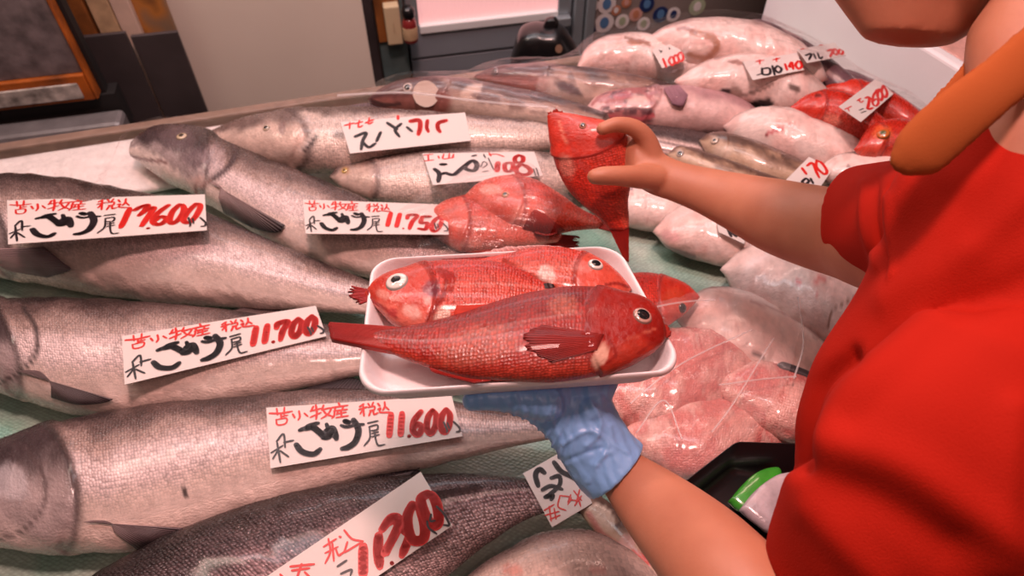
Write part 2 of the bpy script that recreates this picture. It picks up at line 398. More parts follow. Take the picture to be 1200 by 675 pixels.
def eye(f, px, py, rpx, iris=(.75, .68, .6), pupil=(.01, .01, .012), ps=.5, squash=1.0, flat=.45):
    h, nn = cast(px, py, f['bvh'])
    if h is None: return
    if np.dot(nn, h - EYE) > 0: nn = -nn
    r = rpx * np.dot(h - EYE, FW) / FOC
    t = np.cross(nn, [0, .3, 1]); t /= np.linalg.norm(t); s = np.cross(nn, t)
    R, K = 14, 32; V = []; c = []
    for i in range(R):
        rho = i / (R - 1)
        for j in range(K):
            a = 2 * math.pi * j / K
            V.append(h + (t * math.cos(a) + s * math.sin(a)) * r * rho + nn * r * flat * (math.sqrt(max(0, 1 - rho ** 2)) - .15))
            if rho < ps: cc = pupil
            elif rho < .88: cc = np.asarray(iris) * (1 - .25 * (abs(rho - .68) / .2))
            else: cc = np.asarray(iris) * .4
            c.append(cc)
    F = [(i * K + j, i * K + (j + 1) % K, (i + 1) * K + (j + 1) % K, (i + 1) * K + j) for i in range(R - 1) for j in range(K)]
    return mesh('eye', V, F, M_eye, f['root'], np.array(c))
def fin(f, name, A, B, c0, c1, th=.0016, lift=.002, n=24, m=14, surf=False, ragged=0, ruff=.0, sag=0, mat=None):
    """membrane between a root line A and an edge line B (photo pixels), on the fish's mid plane or laid on its side"""
    a = resample(A, n); b = resample(B, n); G = np.zeros((n, m, 3)); rs = np.random.RandomState(abs(len(A) + int(A[0][0])))
    rg = rs.rand(n) * ragged
    last = 0.0
    for i in range(n):
        for j in range(m):
            t = j / (m - 1) * (1 - rg[i]); q = a[i] * (1 - t) + b[i] * t
            pz = PP(q[0], q[1], f['p0'], f['n'])
            if surf:
                h, nn = cast(q[0], q[1], f['bvh'])
                if h is not None:
                    up = float(np.dot(h - f['p0'], f['n'])) + lift; last = up
                else: up = max(last - .002, 0)
                pz = PP(q[0], q[1], f['p0'] + f['n'] * up, f['n'])
            elif sag: pz = PP(q[0], q[1], f['p0'] + f['n'] * (-sag * t), f['n'])
            G[i, j] = pz + f['n'] * ruff * math.sin(i * 1.9) * t
    V, F = solidify(G, th, f['n'])
    t = np.tile(np.tile(np.linspace(0, 1, m), n), 2); x = np.tile(np.repeat(np.linspace(0, 1, n), m), 2)
    c = np.outer(1 - t, c0) + np.outer(t, c1)
    c *= (.8 + .4 * fbm(x * 9, t * 5, n))[:, None]
    return mesh(name, V, F, mat or M_fin, f['root'], c, np.stack([x, t, x * 0], -1))
# ------------------------------------------------------------------ the room
YAW = math.radians(13); WE = np.array([math.cos(YAW), math.sin(YAW), 0]); WN = np.array([math.sin(YAW), -math.cos(YAW), 0])
WP = np.array([0, 1.95, 0.0])          # a point of the back wall
def onwall(px, py, off=0.0): return PP(px, py, WP + WN * off, WN)
def wallbox(name, px, mat, front=.0, depth=.03, parent=None, bev=0, smooth=False):
    """board parallel to the back wall; px = four corners (TL,TR,BR,BL) of its face"""
    f = np.array([onwall(x, y, front) for x, y in px]); bk = f - WN * depth
    V, F = boxmesh(np.vstack([f[::-1], bk[::-1]])[[0, 1, 2, 3, 4, 5, 6, 7]])
    o = mesh(name, V, F, mat, parent, smooth=smooth)
    if bev: bevel(o, bev)
    return o
def vrect(px0, px1, ytop, ybot, front=0.0):
    """upright rectangle whose bottom corners sit at the pixels (px0,ybot0),(px1,ybot1)"""
    bl = onwall(px0, ybot[0], front); br = onwall(px1, ybot[1], front)
    return bl, br
def wbox3(name, e0, e1, z0, z1, mat, front=0., depth=.03, parent=None, bev=0.0):
    """board given in wall coordinates (metres along the wall, height)"""
    def q(e, z, d): return WP * [1, 1, 0] + WE * e + WN * d + np.array([0, 0, z])
    V = [q(e0, z0, front), q(e1, z0, front), q(e1, z1, front), q(e0, z1, front)]
    V += [q(e0, z0, front - depth), q(e1, z0, front - depth), q(e1, z1, front - depth), q(e0, z1, front - depth)]
    o = mesh(name, *boxmesh(V), mat, parent, smooth=False)
    if bev: bevel(o, bev)
    return o
def wc(px, py, front=0.):
    h = onwall(px, py, front); return float((h - WP) @ WE), float(h[2])
M_wall = plain('dark_plaster', (.16, .13, .12), .7, noise=.3, nscale=6)
M_floor = plain('wet_concrete', (.10, .09, .085), .35, noise=.4, nscale=9)
M_steel = plain('grey_painted_metal', (.30, .33, .37), .42, metal=.25, noise=.08, nscale=4)
M_alu = plain('brushed_aluminium', (.42, .47, .50), .35, metal=.6)
M_board = plain('cream_board', (.82, .72, .62), .55, noise=.06, nscale=3)
M_darkm = plain('dark_steel_sheet', (.10, .082, .084), .45, metal=.35, noise=.35, nscale=5)
M_rust = plain('rusty_orange_paint', (.42, .10, .008), .6, noise=.6, nscale=14, bump=.4, bscale=40)
M_grime = plain('grimy_grey_plate', (.20, .165, .17), .6, noise=.6, nscale=22, bump=.3, bscale=60)
M_wood = plain('cream_wood', (.62, .42, .24), .6, noise=.3, nscale=30)
M_woodp = plain('pale_wood', (.68, .50, .40), .6, noise=.12, nscale=30)
M_woodo = plain('orange_wood', (.30, .10, .02), .6, noise=.5, nscale=20)
M_black = plain('black_plastic', (.006, .006, .007), .28, coat=.3)
M_char = plain('charcoal_gap', (.01, .008, .008), .7)
M_foam = plain('white_foam', (.88, .84, .86), .5, noise=.03, nscale=8, bump=.12, bscale=350)
M_card = plain('white_card', (.69, .63, .60), .45)
M_redink = plain('red_ink', (.62, .012, .008), .4)
M_blkink = plain('black_ink', (.012, .008, .012), .4)

def quadplane(name, c4, th, mat, kind='structure'):
    c = np.asarray(c4, float); V, F = boxmesh(np.vstack([c - [0, 0, th], c]))
    return tag(mesh(name, V, F, mat, smooth=False), kind=kind)
quadplane('floor', [(-5, -3, -.75), (5, -3, -.75), (5, 4, -.75), (-5, 4, -.75)], .05, M_floor)
tag(wbox3('wall_back', -3.2, 3.4, -.75, 1.9, M_wall, -.02, .08), kind='structure')

# door with frosted pane
e0, z0 = wc(490, 28, 0); e1, z1 = wc(650, 10, 0)
zb = (z0 + z1) / 2
_, zr = wc(497, 62)
dl = wc(480, 60)[0]; dr = wc(664, 30)[0]
d = empty('door_1', WP + WE * (dl + dr) / 2 + np.array([0, 0, -.75])); tag(d, kind='structure')
wbox3('door_panel', dl, dr, -.75, zr - .004, M_steel, .030, .04, d, .003)
wbox3('door_rail', dl, dr, zr + .004, zb, M_steel, .034, .04, d, .003)
wbox3('door_stile', dl, e0, zb, 1.35, M_alu, .036, .04, d, .003)
wbox3('door_stile', e1, dr, zb, 1.35, M_alu, .036, .04, d, .003)
m, nt, b = newmat('frosted_pane'); b.inputs['Base Color'].default_value = (.9, .55, .52, 1)
b.inputs['Emission Color'].default_value = (1.0, .52, .52, 1); b.inputs['Emission Strength'].default_value = .62
b.inputs['Roughness'].default_value = .3
wv = N_(nt, 'ShaderNodeTexWave'); wv.inputs['Scale'].default_value = 25; wv.inputs['Distortion'].default_value = 6
tc = N_(nt, 'ShaderNodeTexCoord'); nt.links.new(tc.outputs['Object'], wv.inputs['Vector'])
bp = N_(nt, 'ShaderNodeBump'); bp.inputs['Strength'].default_value = .4; nt.links.new(wv.outputs['Fac'], bp.inputs['Height']); nt.links.new(bp.outputs[0], b.inputs['Normal'])
wbox3('door_window', e0, e1, zb, 1.35, m, .026, .01, d)
wbox3('window_ledge', e0, e1, zb - .012, zb + .012, plain('bright_trim', (.8, .8, .8), .3), .042, .02, d, .003)
k = wbox3('door_handle', e1 - .02, e1 + .035, zb - .03, zb - .002, M_alu, .06, .03, d, .004)
# frame either side
tag(wbox3('trim_1', dl - .085, dl - .008, -.75, 1.5, plain('teal_grey_post', (.10, .15, .15), .5, noise=.2), .05, .07, bev=.003), kind='structure')
tag(wbox3('trim_2', dl - .20, dl - .09, -.75, 1.5, M_darkm, .03, .05, bev=.003), kind='structure')
tag(wbox3('trim_3', dr + .006, dr + .035, -.75, 1.5, M_alu, .05, .07, bev=.004), kind='structure')
tag(wbox3('trim_4', dr + .04, dr + .068, -.75, 1.5, M_alu, .06, .08, bev=.004), kind='structure')

# tall cream board leaning on the wall
a0 = wc(244, 137, .10)[0]; a1 = wc(441, 106, .10)[0]
o = wbox3('wall_board', a0, a1, -.7, 1.35, M_board, .10, .02, bev=.002)
tag(o, 'tall plain cream board standing against the back wall left of the door', 'board')

# wooden block switch box and little red extinguisher-like bottle hung beside the door
r = empty('junction_box', onwall(458, 30, .09)); tag(r, 'cream junction box on an orange wooden backing beside the door', 'electrical box')
x0, zt = wc(449, 9, .09); x1, zb2 = wc(473, 52, .09)
wbox3('backing_board', wc(440, 20, .06)[0], x1 + .002, zb2 - .004, 1.2, M_woodo, .06, .03, r, .002)
wbox3('box_body', x0, x1, zb2, zt, plain('cream_plastic', (.62, .48, .30), .4), .09, .035, r, .004)
g = wbox3('box_switch', x0 + .02, x1 - .02, (zb2 + zt) / 2 - .015, (zb2 + zt) / 2 + .01, plain('cream_switch', (.5, .38, .24), .4), .094, .006, r, .002)
def lathe(name, prof, cen, mat, parent=None, n=28, axis=2):
    V = []; 
    for rr, z in prof:
        for j in range(n):
            a = 2 * math.pi * j / n; V.append((cen[0] + rr * math.cos(a), cen[1] + rr * math.sin(a), cen[2] + z))
    m = len(prof); V += [(cen[0], cen[1], cen[2] + prof[0][1]), (cen[0], cen[1], cen[2] + prof[-1][1])]
    return mesh(name, V, ringfaces(m, n), mat, parent)
c = onwall(482, 49, .10)
r = empty('small_bottle', c); tag(r, 'small dark red bottle with a black cap hung on the door post', 'bottle')
lathe('bottle_body', [(.004, 0), (.018, .001), (.020, .008), (.020, .055), (.016, .066), (.010, .072)], c, plain('dark_red_plastic', (.22, .02, .02), .3, coat=.4), r)
lathe('cap', [(.017, .073), (.018, .076), (.018, .092), (.012, .10)], c, M_black, r)
lathe('bottle_label', [(.0203, .012), (.0206, .013), (.0206, .045), (.0203, .046)], c, M_wood, r)

# rusty machine with a grimy plate and worn kick strip, far left
def W3(px, py, off): return onwall(px, py, off)
r = empty('rusty_cabinet', W3(30, 130, .32)); tag(r, 'rust orange framed cabinet with a grimy grey plate, at the left edge of the picture', 'cabinet')
OFF = .32
def wq(name, px, mat, front, depth, par, bev=.002): return wallbox(name, px, mat, front, depth, par, bev)
pe = [wc(x, y, OFF) for x, y in ((95, 82), (0, 100), (118, 118), (0, 128), (0, 105), (88, 97))]
eR = wc(116, 116, OFF)[0]; eP = wc(96, 84, OFF)[0]; eL = eR - .9
zP = wc(60, 92, OFF)[1]; zS0 = wc(50, 101, OFF)[1]; zS1 = wc(50, 122, OFF)[1]
wbox3('frame_post', eP, eR, zS1 - .005, 1.1, M_rust, OFF, .06, r, .003)
wbox3('frame_rail', eL, eP - .001, zS1 - .005, zP, M_rust, OFF, .06, r, .003)
wbox3('grimy_plate', eL, eP - .001, zP, 1.1, M_grime, OFF - .012, .03, r, .002)
wbox3('worn_strip', eL, wc(90, 100, OFF + .01)[0], zS1 + .006, zS0, plain('scratched_strip', (.50, .46, .42), .5, noise=.7, nscale=40, bump=.4, bscale=60), OFF + .008, .007, r, .002)
wbox3('dark_plinth', eL, eR + .03, zS1 - .10, zS1 - .006, M_char, OFF - .02, .05, r)
wbox3('cabinet_side', eR + .001, eR + .010, zS1 - .1, 1.1, M_char, OFF - .03, .03, r)
zB = wc(60, 147, OFF + .03)[1]
o = wbox3('steel_gutter', eL, eR + .04, zB - .05, zB, plain('worn_steel', (.30, .28, .29), .35, metal=.5, noise=.2), OFF + .06, .07, None, .012)
tag(o, 'worn steel ledge with a bright upper lip below the rusty cabinet', 'ledge')
# dark steel sheets
g0 = wc(130, 150, .22)[0]; g1 = wc(192, 142, .22)[0]; g2 = wc(244, 136, .22)[0]; zt = wc(150, 38, .22)[1]
o = wbox3('steel_sheet', g0, g1, -.6, zt, M_darkm, .22, .012, None, .002); tag(o, 'dark steel sheet standing under the wooden posts, next to the rusty cabinet', 'metal sheet', 'dark steel sheets')
zt2 = wc(220, 36, .21)[1]
o = wbox3('steel_sheet', g1 + .004, g2, -.6, zt2, M_darkm, .21, .012, None, .002); tag(o, 'dark steel sheet beside the tall cream board', 'metal sheet', 'dark steel sheets')
for i, (pa, pb, mt, lb) in enumerate([(66, 100, M_woodo, 'orange brown wooden post next to the rusty cabinet frame'), (104, 130, M_wood, 'cream wooden post between the orange post and the pale post'), (131, 154, M_woodp, 'pale pinkish wooden post, right of the cream post')]):
    A = wc(pa, 10, .18)[0]; B = wc(pb, 10, .18)[0]
    o = wbox3('wooden_post', A, B, -.6, 1.2, mt, .18, .04, None, .003); tag(o, lb, 'post', 'wooden posts behind the steel sheet')
o = wbox3('rusted_plate', wc(157, 10, .16)[0], wc(196, 10, .16)[0], -.3, 1.2, None, .16, .02, None, .002)
m, nt, b = newmat('patchy_rust'); v = N_(nt, 'ShaderNodeTexNoise'); v.inputs['Scale'].default_value = 9
tc = N_(nt, 'ShaderNodeTexCoord'); nt.links.new(tc.outputs['Object'], v.inputs['Vector']); cr = N_(nt, 'ShaderNodeValToRGB')
cr.color_ramp.elements[0].position = .42; cr.color_ramp.elements[0].color = (.01, .008, .01, 1); cr.color_ramp.elements[1].position = .55; cr.color_ramp.elements[1].color = (.45, .17, .03, 1)
q = cr.color_ramp.elements.new(.7); q.color = (.18, .14, .10, 1)
nt.links.new(v.outputs['Fac'], cr.inputs[0]); nt.links.new(cr.outputs[0], b.inputs['Base Color']); b.inputs['Roughness'].default_value = .7
o.data.materials.append(m); tag(o, 'blotchy rusted plate with black stains between posts and cream board', 'metal plate')

# dark pane with round stickers, right of the door
s0 = wc(683, 40, .0)[0]; s1 = wc(1000, 10, .0)[0]; zbp = wc(682, 55, 0)[1]
sp_ = empty('sticker_board', WP + WE * (s0 + .4) + np.array([0, 0, zbp])); tag(sp_, 'dark display board covered in round stickers, right of the door', 'notice board')
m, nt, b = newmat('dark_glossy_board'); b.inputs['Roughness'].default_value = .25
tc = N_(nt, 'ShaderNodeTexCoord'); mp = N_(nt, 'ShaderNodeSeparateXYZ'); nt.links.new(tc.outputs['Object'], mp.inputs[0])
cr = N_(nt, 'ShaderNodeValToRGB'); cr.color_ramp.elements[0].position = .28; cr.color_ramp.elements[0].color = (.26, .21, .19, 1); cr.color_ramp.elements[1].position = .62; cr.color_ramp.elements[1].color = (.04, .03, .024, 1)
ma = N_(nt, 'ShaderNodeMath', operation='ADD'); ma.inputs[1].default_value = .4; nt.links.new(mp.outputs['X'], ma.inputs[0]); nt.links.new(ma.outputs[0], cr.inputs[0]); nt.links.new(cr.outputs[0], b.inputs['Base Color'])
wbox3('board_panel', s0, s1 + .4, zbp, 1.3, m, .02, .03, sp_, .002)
wbox3('bottom_rail', s0, s1 + .4, zbp - .02, zbp - .001, M_black, .025, .03, sp_, .002)
def disc(name, cen, r, mat, parent, nrm, up=(0, 0, 1), th=.001, squash=1.0, n=32):
    nrm = np.asarray(nrm, float); e = np.cross(up, nrm); e /= np.linalg.norm(e); u = np.cross(nrm, e)
    V = []
    for s in (0, 1):
        for j in range(n):
            a = 2 * math.pi * j / n; V.append(cen + (e * math.cos(a) * squash + u * math.sin(a)) * r + nrm * th * s)
    V += [cen, cen + nrm * th]
    return mesh(name, V, ringfaces(2, n), mat, parent, smooth=False)
cw = plain('sticker_white', (.80, .74, .72), .5); cbl = plain('sticker_blue', (.10, .22, .42), .4); cnv = plain('sticker_navy', (.02, .035, .12), .4)
cor = plain('sticker_orange', (.55, .22, .12), .4); cgr = plain('sticker_green', (.40, .45, .30), .4); cpk = plain('sticker_pink', (.66, .36, .30), .4)
for (px, py, rp, A, B) in [(692, 7, 9.5, cw, cbl), (711, 5, 11, cw, cbl), (708, 27, 11.5, cw, cbl), (690, 33, 9, cnv, cw), (729, 25, 8.5, cw, cgr), (722, 12, 6, cor, cw), (745, 17, 8, cpk, cor), (734, 3, 6, cor, cpk), (758, 5, 9, cnv, cbl), (754, 28, 8, cw, cgr), (774, 17, 9.5, cnv, cbl), (789, 17, 8.5, cw, cnv), (817, 8, 10, cgr, cw), (780, 40, 7, cbl, cw), (800, 34, 6, cpk, cw)]:
    h = onwall(px, py, .022); rr = rp * np.dot(h - EYE, FW) / FOC * 1.02
    s = disc('sticker', h, rr, A, sp_, WN); disc('sticker_emblem', h + WN * .0012 + np.array([0, 0, rr * .05]), rr * .58, B, s, WN, squash=.8)

# ------------------------------------------------------------------ the stall
MINT = newmat('mint_liner_sheet'); m, nt, b = MINT
tc = N_(nt, 'ShaderNodeTexCoord'); mpg = N_(nt, 'ShaderNodeMapping'); mpg.inputs['Rotation'].default_value = (0, 0, .6); mpg.inputs['Scale'].default_value = (1, 1.7, 1)
nt.links.new(tc.outputs['Object'], mpg.inputs[0])
v = N_(nt, 'ShaderNodeTexVoronoi'); v.inputs['Scale'].default_value = 150; v.inputs['Randomness'].default_value = .35; nt.links.new(mpg.outputs[0], v.inputs['Vector'])
n = N_(nt, 'ShaderNodeTexNoise'); n.inputs['Scale'].default_value = 6; n.inputs['Detail'].default_value = 5; nt.links.new(tc.outputs['Object'], n.inputs['Vector'])
cr = N_(nt, 'ShaderNodeValToRGB'); cr.color_ramp.elements[0].position = .36; cr.color_ramp.elements[0].color = (.27, .54, .43, 1); cr.color_ramp.elements[1].position = .62; cr.color_ramp.elements[1].color = (.66, .78, .68, 1)
nt.links.new(n.outputs['Fac'], cr.inputs[0])
mr = N_(nt, 'ShaderNodeMapRange'); mr.inputs['From Max'].default_value = .6; mr.inputs['To Min'].default_value = 1.05; mr.inputs['To Max'].default_value = .72; nt.links.new(v.outputs['Distance'], mr.inputs['Value'])
s = N_(nt, 'ShaderNodeVectorMath', operation='SCALE'); nt.links.new(cr.outputs[0], s.inputs[0]); nt.links.new(mr.outputs[0], s.inputs['Scale']); nt.links.new(s.outputs[0], b.inputs['Base Color'])
b.inputs['Roughness'].default_value = .35
bp = N_(nt, 'ShaderNodeBump'); bp.inputs['Strength'].default_value = .5; bp.inputs['Distance'].default_value = .003; nt.links.new(v.outputs['Distance'], bp.inputs['Height']); nt.links.new(bp.outputs[0], b.inputs['Normal'])
MINT = MINT[0]
SE = np.array([math.cos(math.radians(16)), math.sin(math.radians(16)), 0]); SN = np.array([-SE[1], SE[0], 0])
S0 = P(0, 192, 0) + np.array([0, .03, 0])                         # a point of the back rim
st = empty('fish_counter', (0, .8, -.75)); tag(st, 'market counter lined with mint green mesh sheet under all the fish', 'counter')
def sq(a, b_, z): return S0 + SE * a - SN * b_ + np.array([0, 0, z])
n1, n2 = 130, 90
ga = np.linspace(-.9, 2.3, n1); gb = np.linspace(.012, 1.35, n2); G = np.zeros((n1, n2, 3))
for i, a in enumerate(ga):
    for j, b_ in enumerate(gb): G[i, j] = sq(a, b_, 0)
G[..., 2] = -.006 + .008 * (fbm(G[..., 0] * 14, G[..., 1] * 14, 3) - .5)
V, F = solidify(G, .004, ZP); mesh('liner_sheet', V, F, MINT, st)
def sbox(name, a0, a1, b0, b1, z0, z1, mat, par, bev=.004):
    V, F = boxmesh([sq(a0, b1, z0), sq(a1, b1, z0), sq(a1, b0, z0), sq(a0, b0, z0), sq(a0, b1, z1), sq(a1, b1, z1), sq(a1, b0, z1), sq(a0, b0, z1)])
    o = mesh(name, V, F, mat, par, smooth=False); bevel(o, bev); return o
sbox('counter_top', -.92, 2.32, .0, 1.37, -.06, -.014, M_foam, st)
sbox('back_rim', -.92, 2.32, -.025, .0, -.10, .012, plain('brown_rim', (.26, .17, .13), .5, noise=.3), st)
sbox('counter_base', -.85, 2.25, .05, 1.2, -.75, -.062, M_darkm, st)
# crushed ice strip by the back rim at the left
ic = plain('crushed_ice', (.80, .72, .70), .4, noise=.12, nscale=60, bump=.8, bscale=120)
xs = np.linspace(-.9, .55, 90); ys = np.linspace(.03, .20, 22); G = np.zeros((90, 22, 3))
for i, a in enumerate(xs):
    for j, b_ in enumerate(ys): G[i, j] = sq(a, b_, .006 + .016 * (fbm(a * 40, b_ * 40, 2)) * math.sin(math.pi * j / 21) ** .5)
V, F = solidify(G, .008, ZP); o = mesh('crushed_ice', V, F, ic); tag(o, 'strip of crushed ice along the left back rim of the counter', 'ice', kind='stuff')

# foam crate at the top right, its near wall seen from inside the row of fish
cr_ = empty('foam_crate', P(1040, 120, 0)); tag(cr_, 'large white foam crate of pink ice at the right back of the counter', 'crate')
C0 = P(898, 22, .02); C1 = P(1110, 175, .02)
dv = C1 - C0; Lc = np.linalg.norm(dv); dv /= Lc; pv = np.array([dv[1], -dv[0], 0]); pv = pv if pv[0] > 0 else -pv
def cq(a, b_, z): return C0 + dv * a + pv * b_ + np.array([0, 0, z])
def cbox(name, a0, a1, b0, b1, z0, z1, mat, par, bev=.008):
    V, F = boxmesh([cq(a0, b0, z0), cq(a0, b1, z0), cq(a1, b1, z0), cq(a1, b0, z0), cq(a0, b0, z1), cq(a0, b1, z1), cq(a1, b1, z1), cq(a1, b0, z1)])
    o = mesh(name, V, F, mat, par, smooth=False); bevel(o, bev, 3); return o
HC = .14
cbox('crate_side', -.02, Lc + .35, 0, .03, -.02, HC, M_foam, cr_)
cbox('crate_side', -.02, Lc + .35, .42, .45, -.02, HC, M_foam, cr_)
cbox('crate_end', -.02, .012, .031, .419, -.02, HC, M_foam, cr_)
cbox('crate_end', Lc + .32, Lc + .35, .031, .419, -.02, HC, M_foam, cr_)
cbox('crate_floor', .013, Lc + .319, .031, .419, -.02, .0, M_foam, cr_)
xs = np.linspace(.014, Lc + .318, 80); ys = np.linspace(.032, .418, 50); G = np.zeros((80, 50, 3))
for i, a in enumerate(xs):
    for j, b_ in enumerate(ys): G[i, j] = cq(a, b_, HC - .045 + .03 * fbm(a * 22, b_ * 22, 7))
V, F = solidify(G, .05, ZP); o = mesh('pink_ice', V, F, plain('pink_ice', (.78, .42, .36), .3, noise=.3, nscale=40, bump=.9, bscale=90)); tag(o, 'pink stained crushed ice filling the white foam crate', 'ice', kind='stuff')

# black bag behind the cods, in front of the door
bb = empty('black_bag', P(640, 95, .02)); tag(bb, 'glossy black plastic bag standing behind the cods in front of the door', 'bag')
BD = PD(640, 70, 1.85); 
def blob_from_outline(name, pts, depth_n, p0, th, mat, parent, n=72, rings=14, seed=2, wr=.006, front=1.0):
    """full body whose outline (photo pixels) lies in the plane p0/n and that swells by th either side"""
    o2 = resample(list(pts) + [pts[0]], n + 1)[:-1]; nn = np.asarray(depth_n, float); nn /= np.linalg.norm(nn)
    W = np.array([PP(x, y, p0, nn) for x, y in o2]); c = W.mean(0)
    prof = [(math.cos(t), math.sin(t)) for t in np.linspace(-math.pi / 2, math.pi / 2, rings + 2)[1:-1]]
    V = []
    for k, (cr2, s) in enumerate(prof):
        rr = cr2 ** .25
        for j in range(n):
            p = c + (W[j] - c) * rr + nn * th * s
            p = p + nn * wr * (fbm(np.array(p[0] * 28), np.array(p[1] * 28 + p[2] * 31), seed) - .5) * 2 * (abs(s) > .2)
            V.append(p)
    V += [c - nn * th, c + nn * th]
    return mesh(name, V, ringfaces(len(prof), n), mat, parent)
nb = -ray(640, 60); nb = nb * [1, 1, .2]
blob_from_outline('bag_body', [(594, 88), (600, 62), (609, 36), (625, 29), (640, 30), (657, 31), (670, 46), (681, 68), (680, 92), (640, 98), (605, 97)], nb, BD, .06, M_black, bb, wr=.004)
blob_from_outline('bag_knot', [(636, 30), (640, 22), (650, 20), (655, 26), (652, 32), (642, 34)], nb, BD, .015, M_black, bb, wr=.003)
h = PP(655, 44, BD, nb / np.linalg.norm(nb)) + (nb / np.linalg.norm(nb)) * .072
disc('bag_sticker', h, .011, plain('gold_sticker', (.5, .3, .2), .3, metal=.4), bb, nb / np.linalg.norm(nb), squash=.8)
# ------------------------------------------------------------------ the fish
GS = 'salmon laid side by side'
def tail(f, root, tip, c0, c1, **k): return fin(f, 'tail_fin', root, tip, c0, c1, **k)
DK = (.06, .04, .045); DG = (.16, .11, .115); BK = (.012, .01, .012)
RD = (.42, .02, .01); RD2 = (.30, .008, .006); RD3 = (.58, .06, .035)

S5 = fish('salmon', 'dark speckled salmon at the bottom, under the tilted 1,300 card', 'salmon', GS,
    [((-60, 810), (30, 900)), ((-20, 775), (100, 885)), ((30, 732), (170, 860)), ((90, 690), (245, 825)), ((150, 652), (310, 790)), ((220, 618), (370, 762)), ((300, 590), (430, 735)), ((370, 573), (482, 704)), ((440, 562), (526, 674)), ((510, 556), (566, 642)), ((570, 556), (606, 615)), ((622, 562), (640, 600)), ((665, 575), (668, 598))],
    sp_dark, M_dark, 0, .42, 0, [('l', (.05, .03, .03), 3, [(390, 640), (440, 612), (500, 585), (560, 572)], .5)], 5, 260, 60)
tail(S5, [(660, 573), (664, 597)], [(700, 556), (712, 612)], DK, DK)
fin(S5, 'dorsal_fin', [(405, 572), (450, 563), (490, 560)], [(420, 548), (462, 545), (492, 552)], BK, DK, surf=False)
S4 = fish('salmon', 'whole silver salmon with a round grey head, under the 11,600 card', 'salmon', GS,
    [((-112, 590), (-110, 600)), ((-85, 562), (-75, 622)), ((-45, 538), (-35, 638)), ((0, 518), (8, 648)), ((80, 493), (90, 652)), ((150, 480), (165, 648)), ((230, 470), (250, 622)), ((330, 461), (345, 588)), ((420, 456), (435, 560)), ((500, 464), (510, 546)), ((570, 478), (575, 530)), ((625, 488), (628, 518)), ((650, 492), (652, 514))],
    sp_salmon, M_salmon, .0, .50, .26, [('b', (.03, .02, .02), (216, 577), (4, 8), -20, .9), ('l', (.10, .07, .07), 2.2, [(30, 525), (50, 555), (52, 590), (30, 620), (0, 632)], .7), ('b', (.55, .50, .52), (12, 565), (28, 22), 30, .6), ('b', (.60, .44, .42), (35, 640), (50, 10), 0, .5)], 4, 300, 68)
S4['root']['label'] = 'whole silver salmon with a round grey head, under the 11,600 card'
tail(S4, [(650, 491), (652, 514)], [(690, 478), (700, 535)], DK, DK)
fin(S4, 'pectoral_fin', [(98, 612), (112, 610), (128, 612), (134, 624)], [(232, 620), (225, 628), (190, 640), (165, 648)], (.28, .19, .19), (.09, .06, .07), surf=True, lift=.003)
fin(S4, 'dorsal_fin', [(345, 462), (390, 457), (430, 458)], [(375, 448), (410, 443), (432, 450)], DK, BK)
fin(S4, 'anal_fin', [(405, 572), (440, 562), (485, 552)], [(400, 586), (445, 578), (492, 548)], (.12, .08, .08), DK)
S2 = fish('salmon', 'silver salmon, dark head cut by the left edge, under the 11,700 card', 'salmon', GS,
    [((-135, 400), (-134, 410)), ((-100, 372), (-92, 436)), ((-55, 354), (-45, 456)), ((0, 350), (8, 468)), ((60, 349), (70, 490)), ((130, 351), (140, 494)), ((200, 356), (210, 486)), ((270, 364), (278, 474)), ((340, 373), (345, 458)), ((410, 386), (412, 442)), ((460, 396), (462, 432)), ((500, 402), (500, 428))],
    sp_salmon, M_salmon, .0, .50, .27, [('l', (.05, .035, .035), 2.4, [(28, 362), (42, 385), (42, 415), (22, 438), (0, 448)], .9), ('b', (.42, .33, .33), (5, 420), (22, 20), 0, .5)], 2, 280, 64)
tail(S2, [(498, 401), (500, 428)], [(540, 380), (545, 445)], DK, DK)
fin(S2, 'pectoral_fin', [(22, 436), (32, 434), (48, 436), (60, 448)], [(132, 468), (120, 472), (90, 474), (60, 466)], (.20, .13, .13), (.06, .04, .045), surf=True, lift=.003)
fin(S2, 'dorsal_fin', [(268, 367), (300, 370), (330, 373)], [(285, 360), (310, 358), (336, 359)], (.2, .14, .13), DK)
S1 = fish('salmon', 'silver salmon at the left edge, under the 13,600 card', 'salmon', GS,
    [((-165, 262), (-164, 272)), ((-130, 228), (-122, 300)), ((-80, 210), (-72, 322)), ((-20, 204), (-12, 332)), ((60, 206), (66, 346)), ((130, 217), (136, 356)), ((200, 234), (204, 360)), ((260, 256), (262, 362)), ((320, 282), (318, 364)), ((375, 305), (370, 366)), ((425, 326), (418, 368)), ((465, 344), (460, 372)), ((490, 352), (488, 374))],
    sp_salmon, M_salmon, .0, .48, .27, [], 1, 280, 64)
tail(S1, [(488, 351), (488, 374)], [(520, 335), (525, 392)], DK, DK)
fin(S1, 'pectoral_fin', [(-12, 292), (-8, 300), (0, 312), (12, 318)], [(52, 290), (74, 308), (82, 316), (55, 325)], (.42, .28, .28), (.20, .13, .15), surf=True, lift=.004)
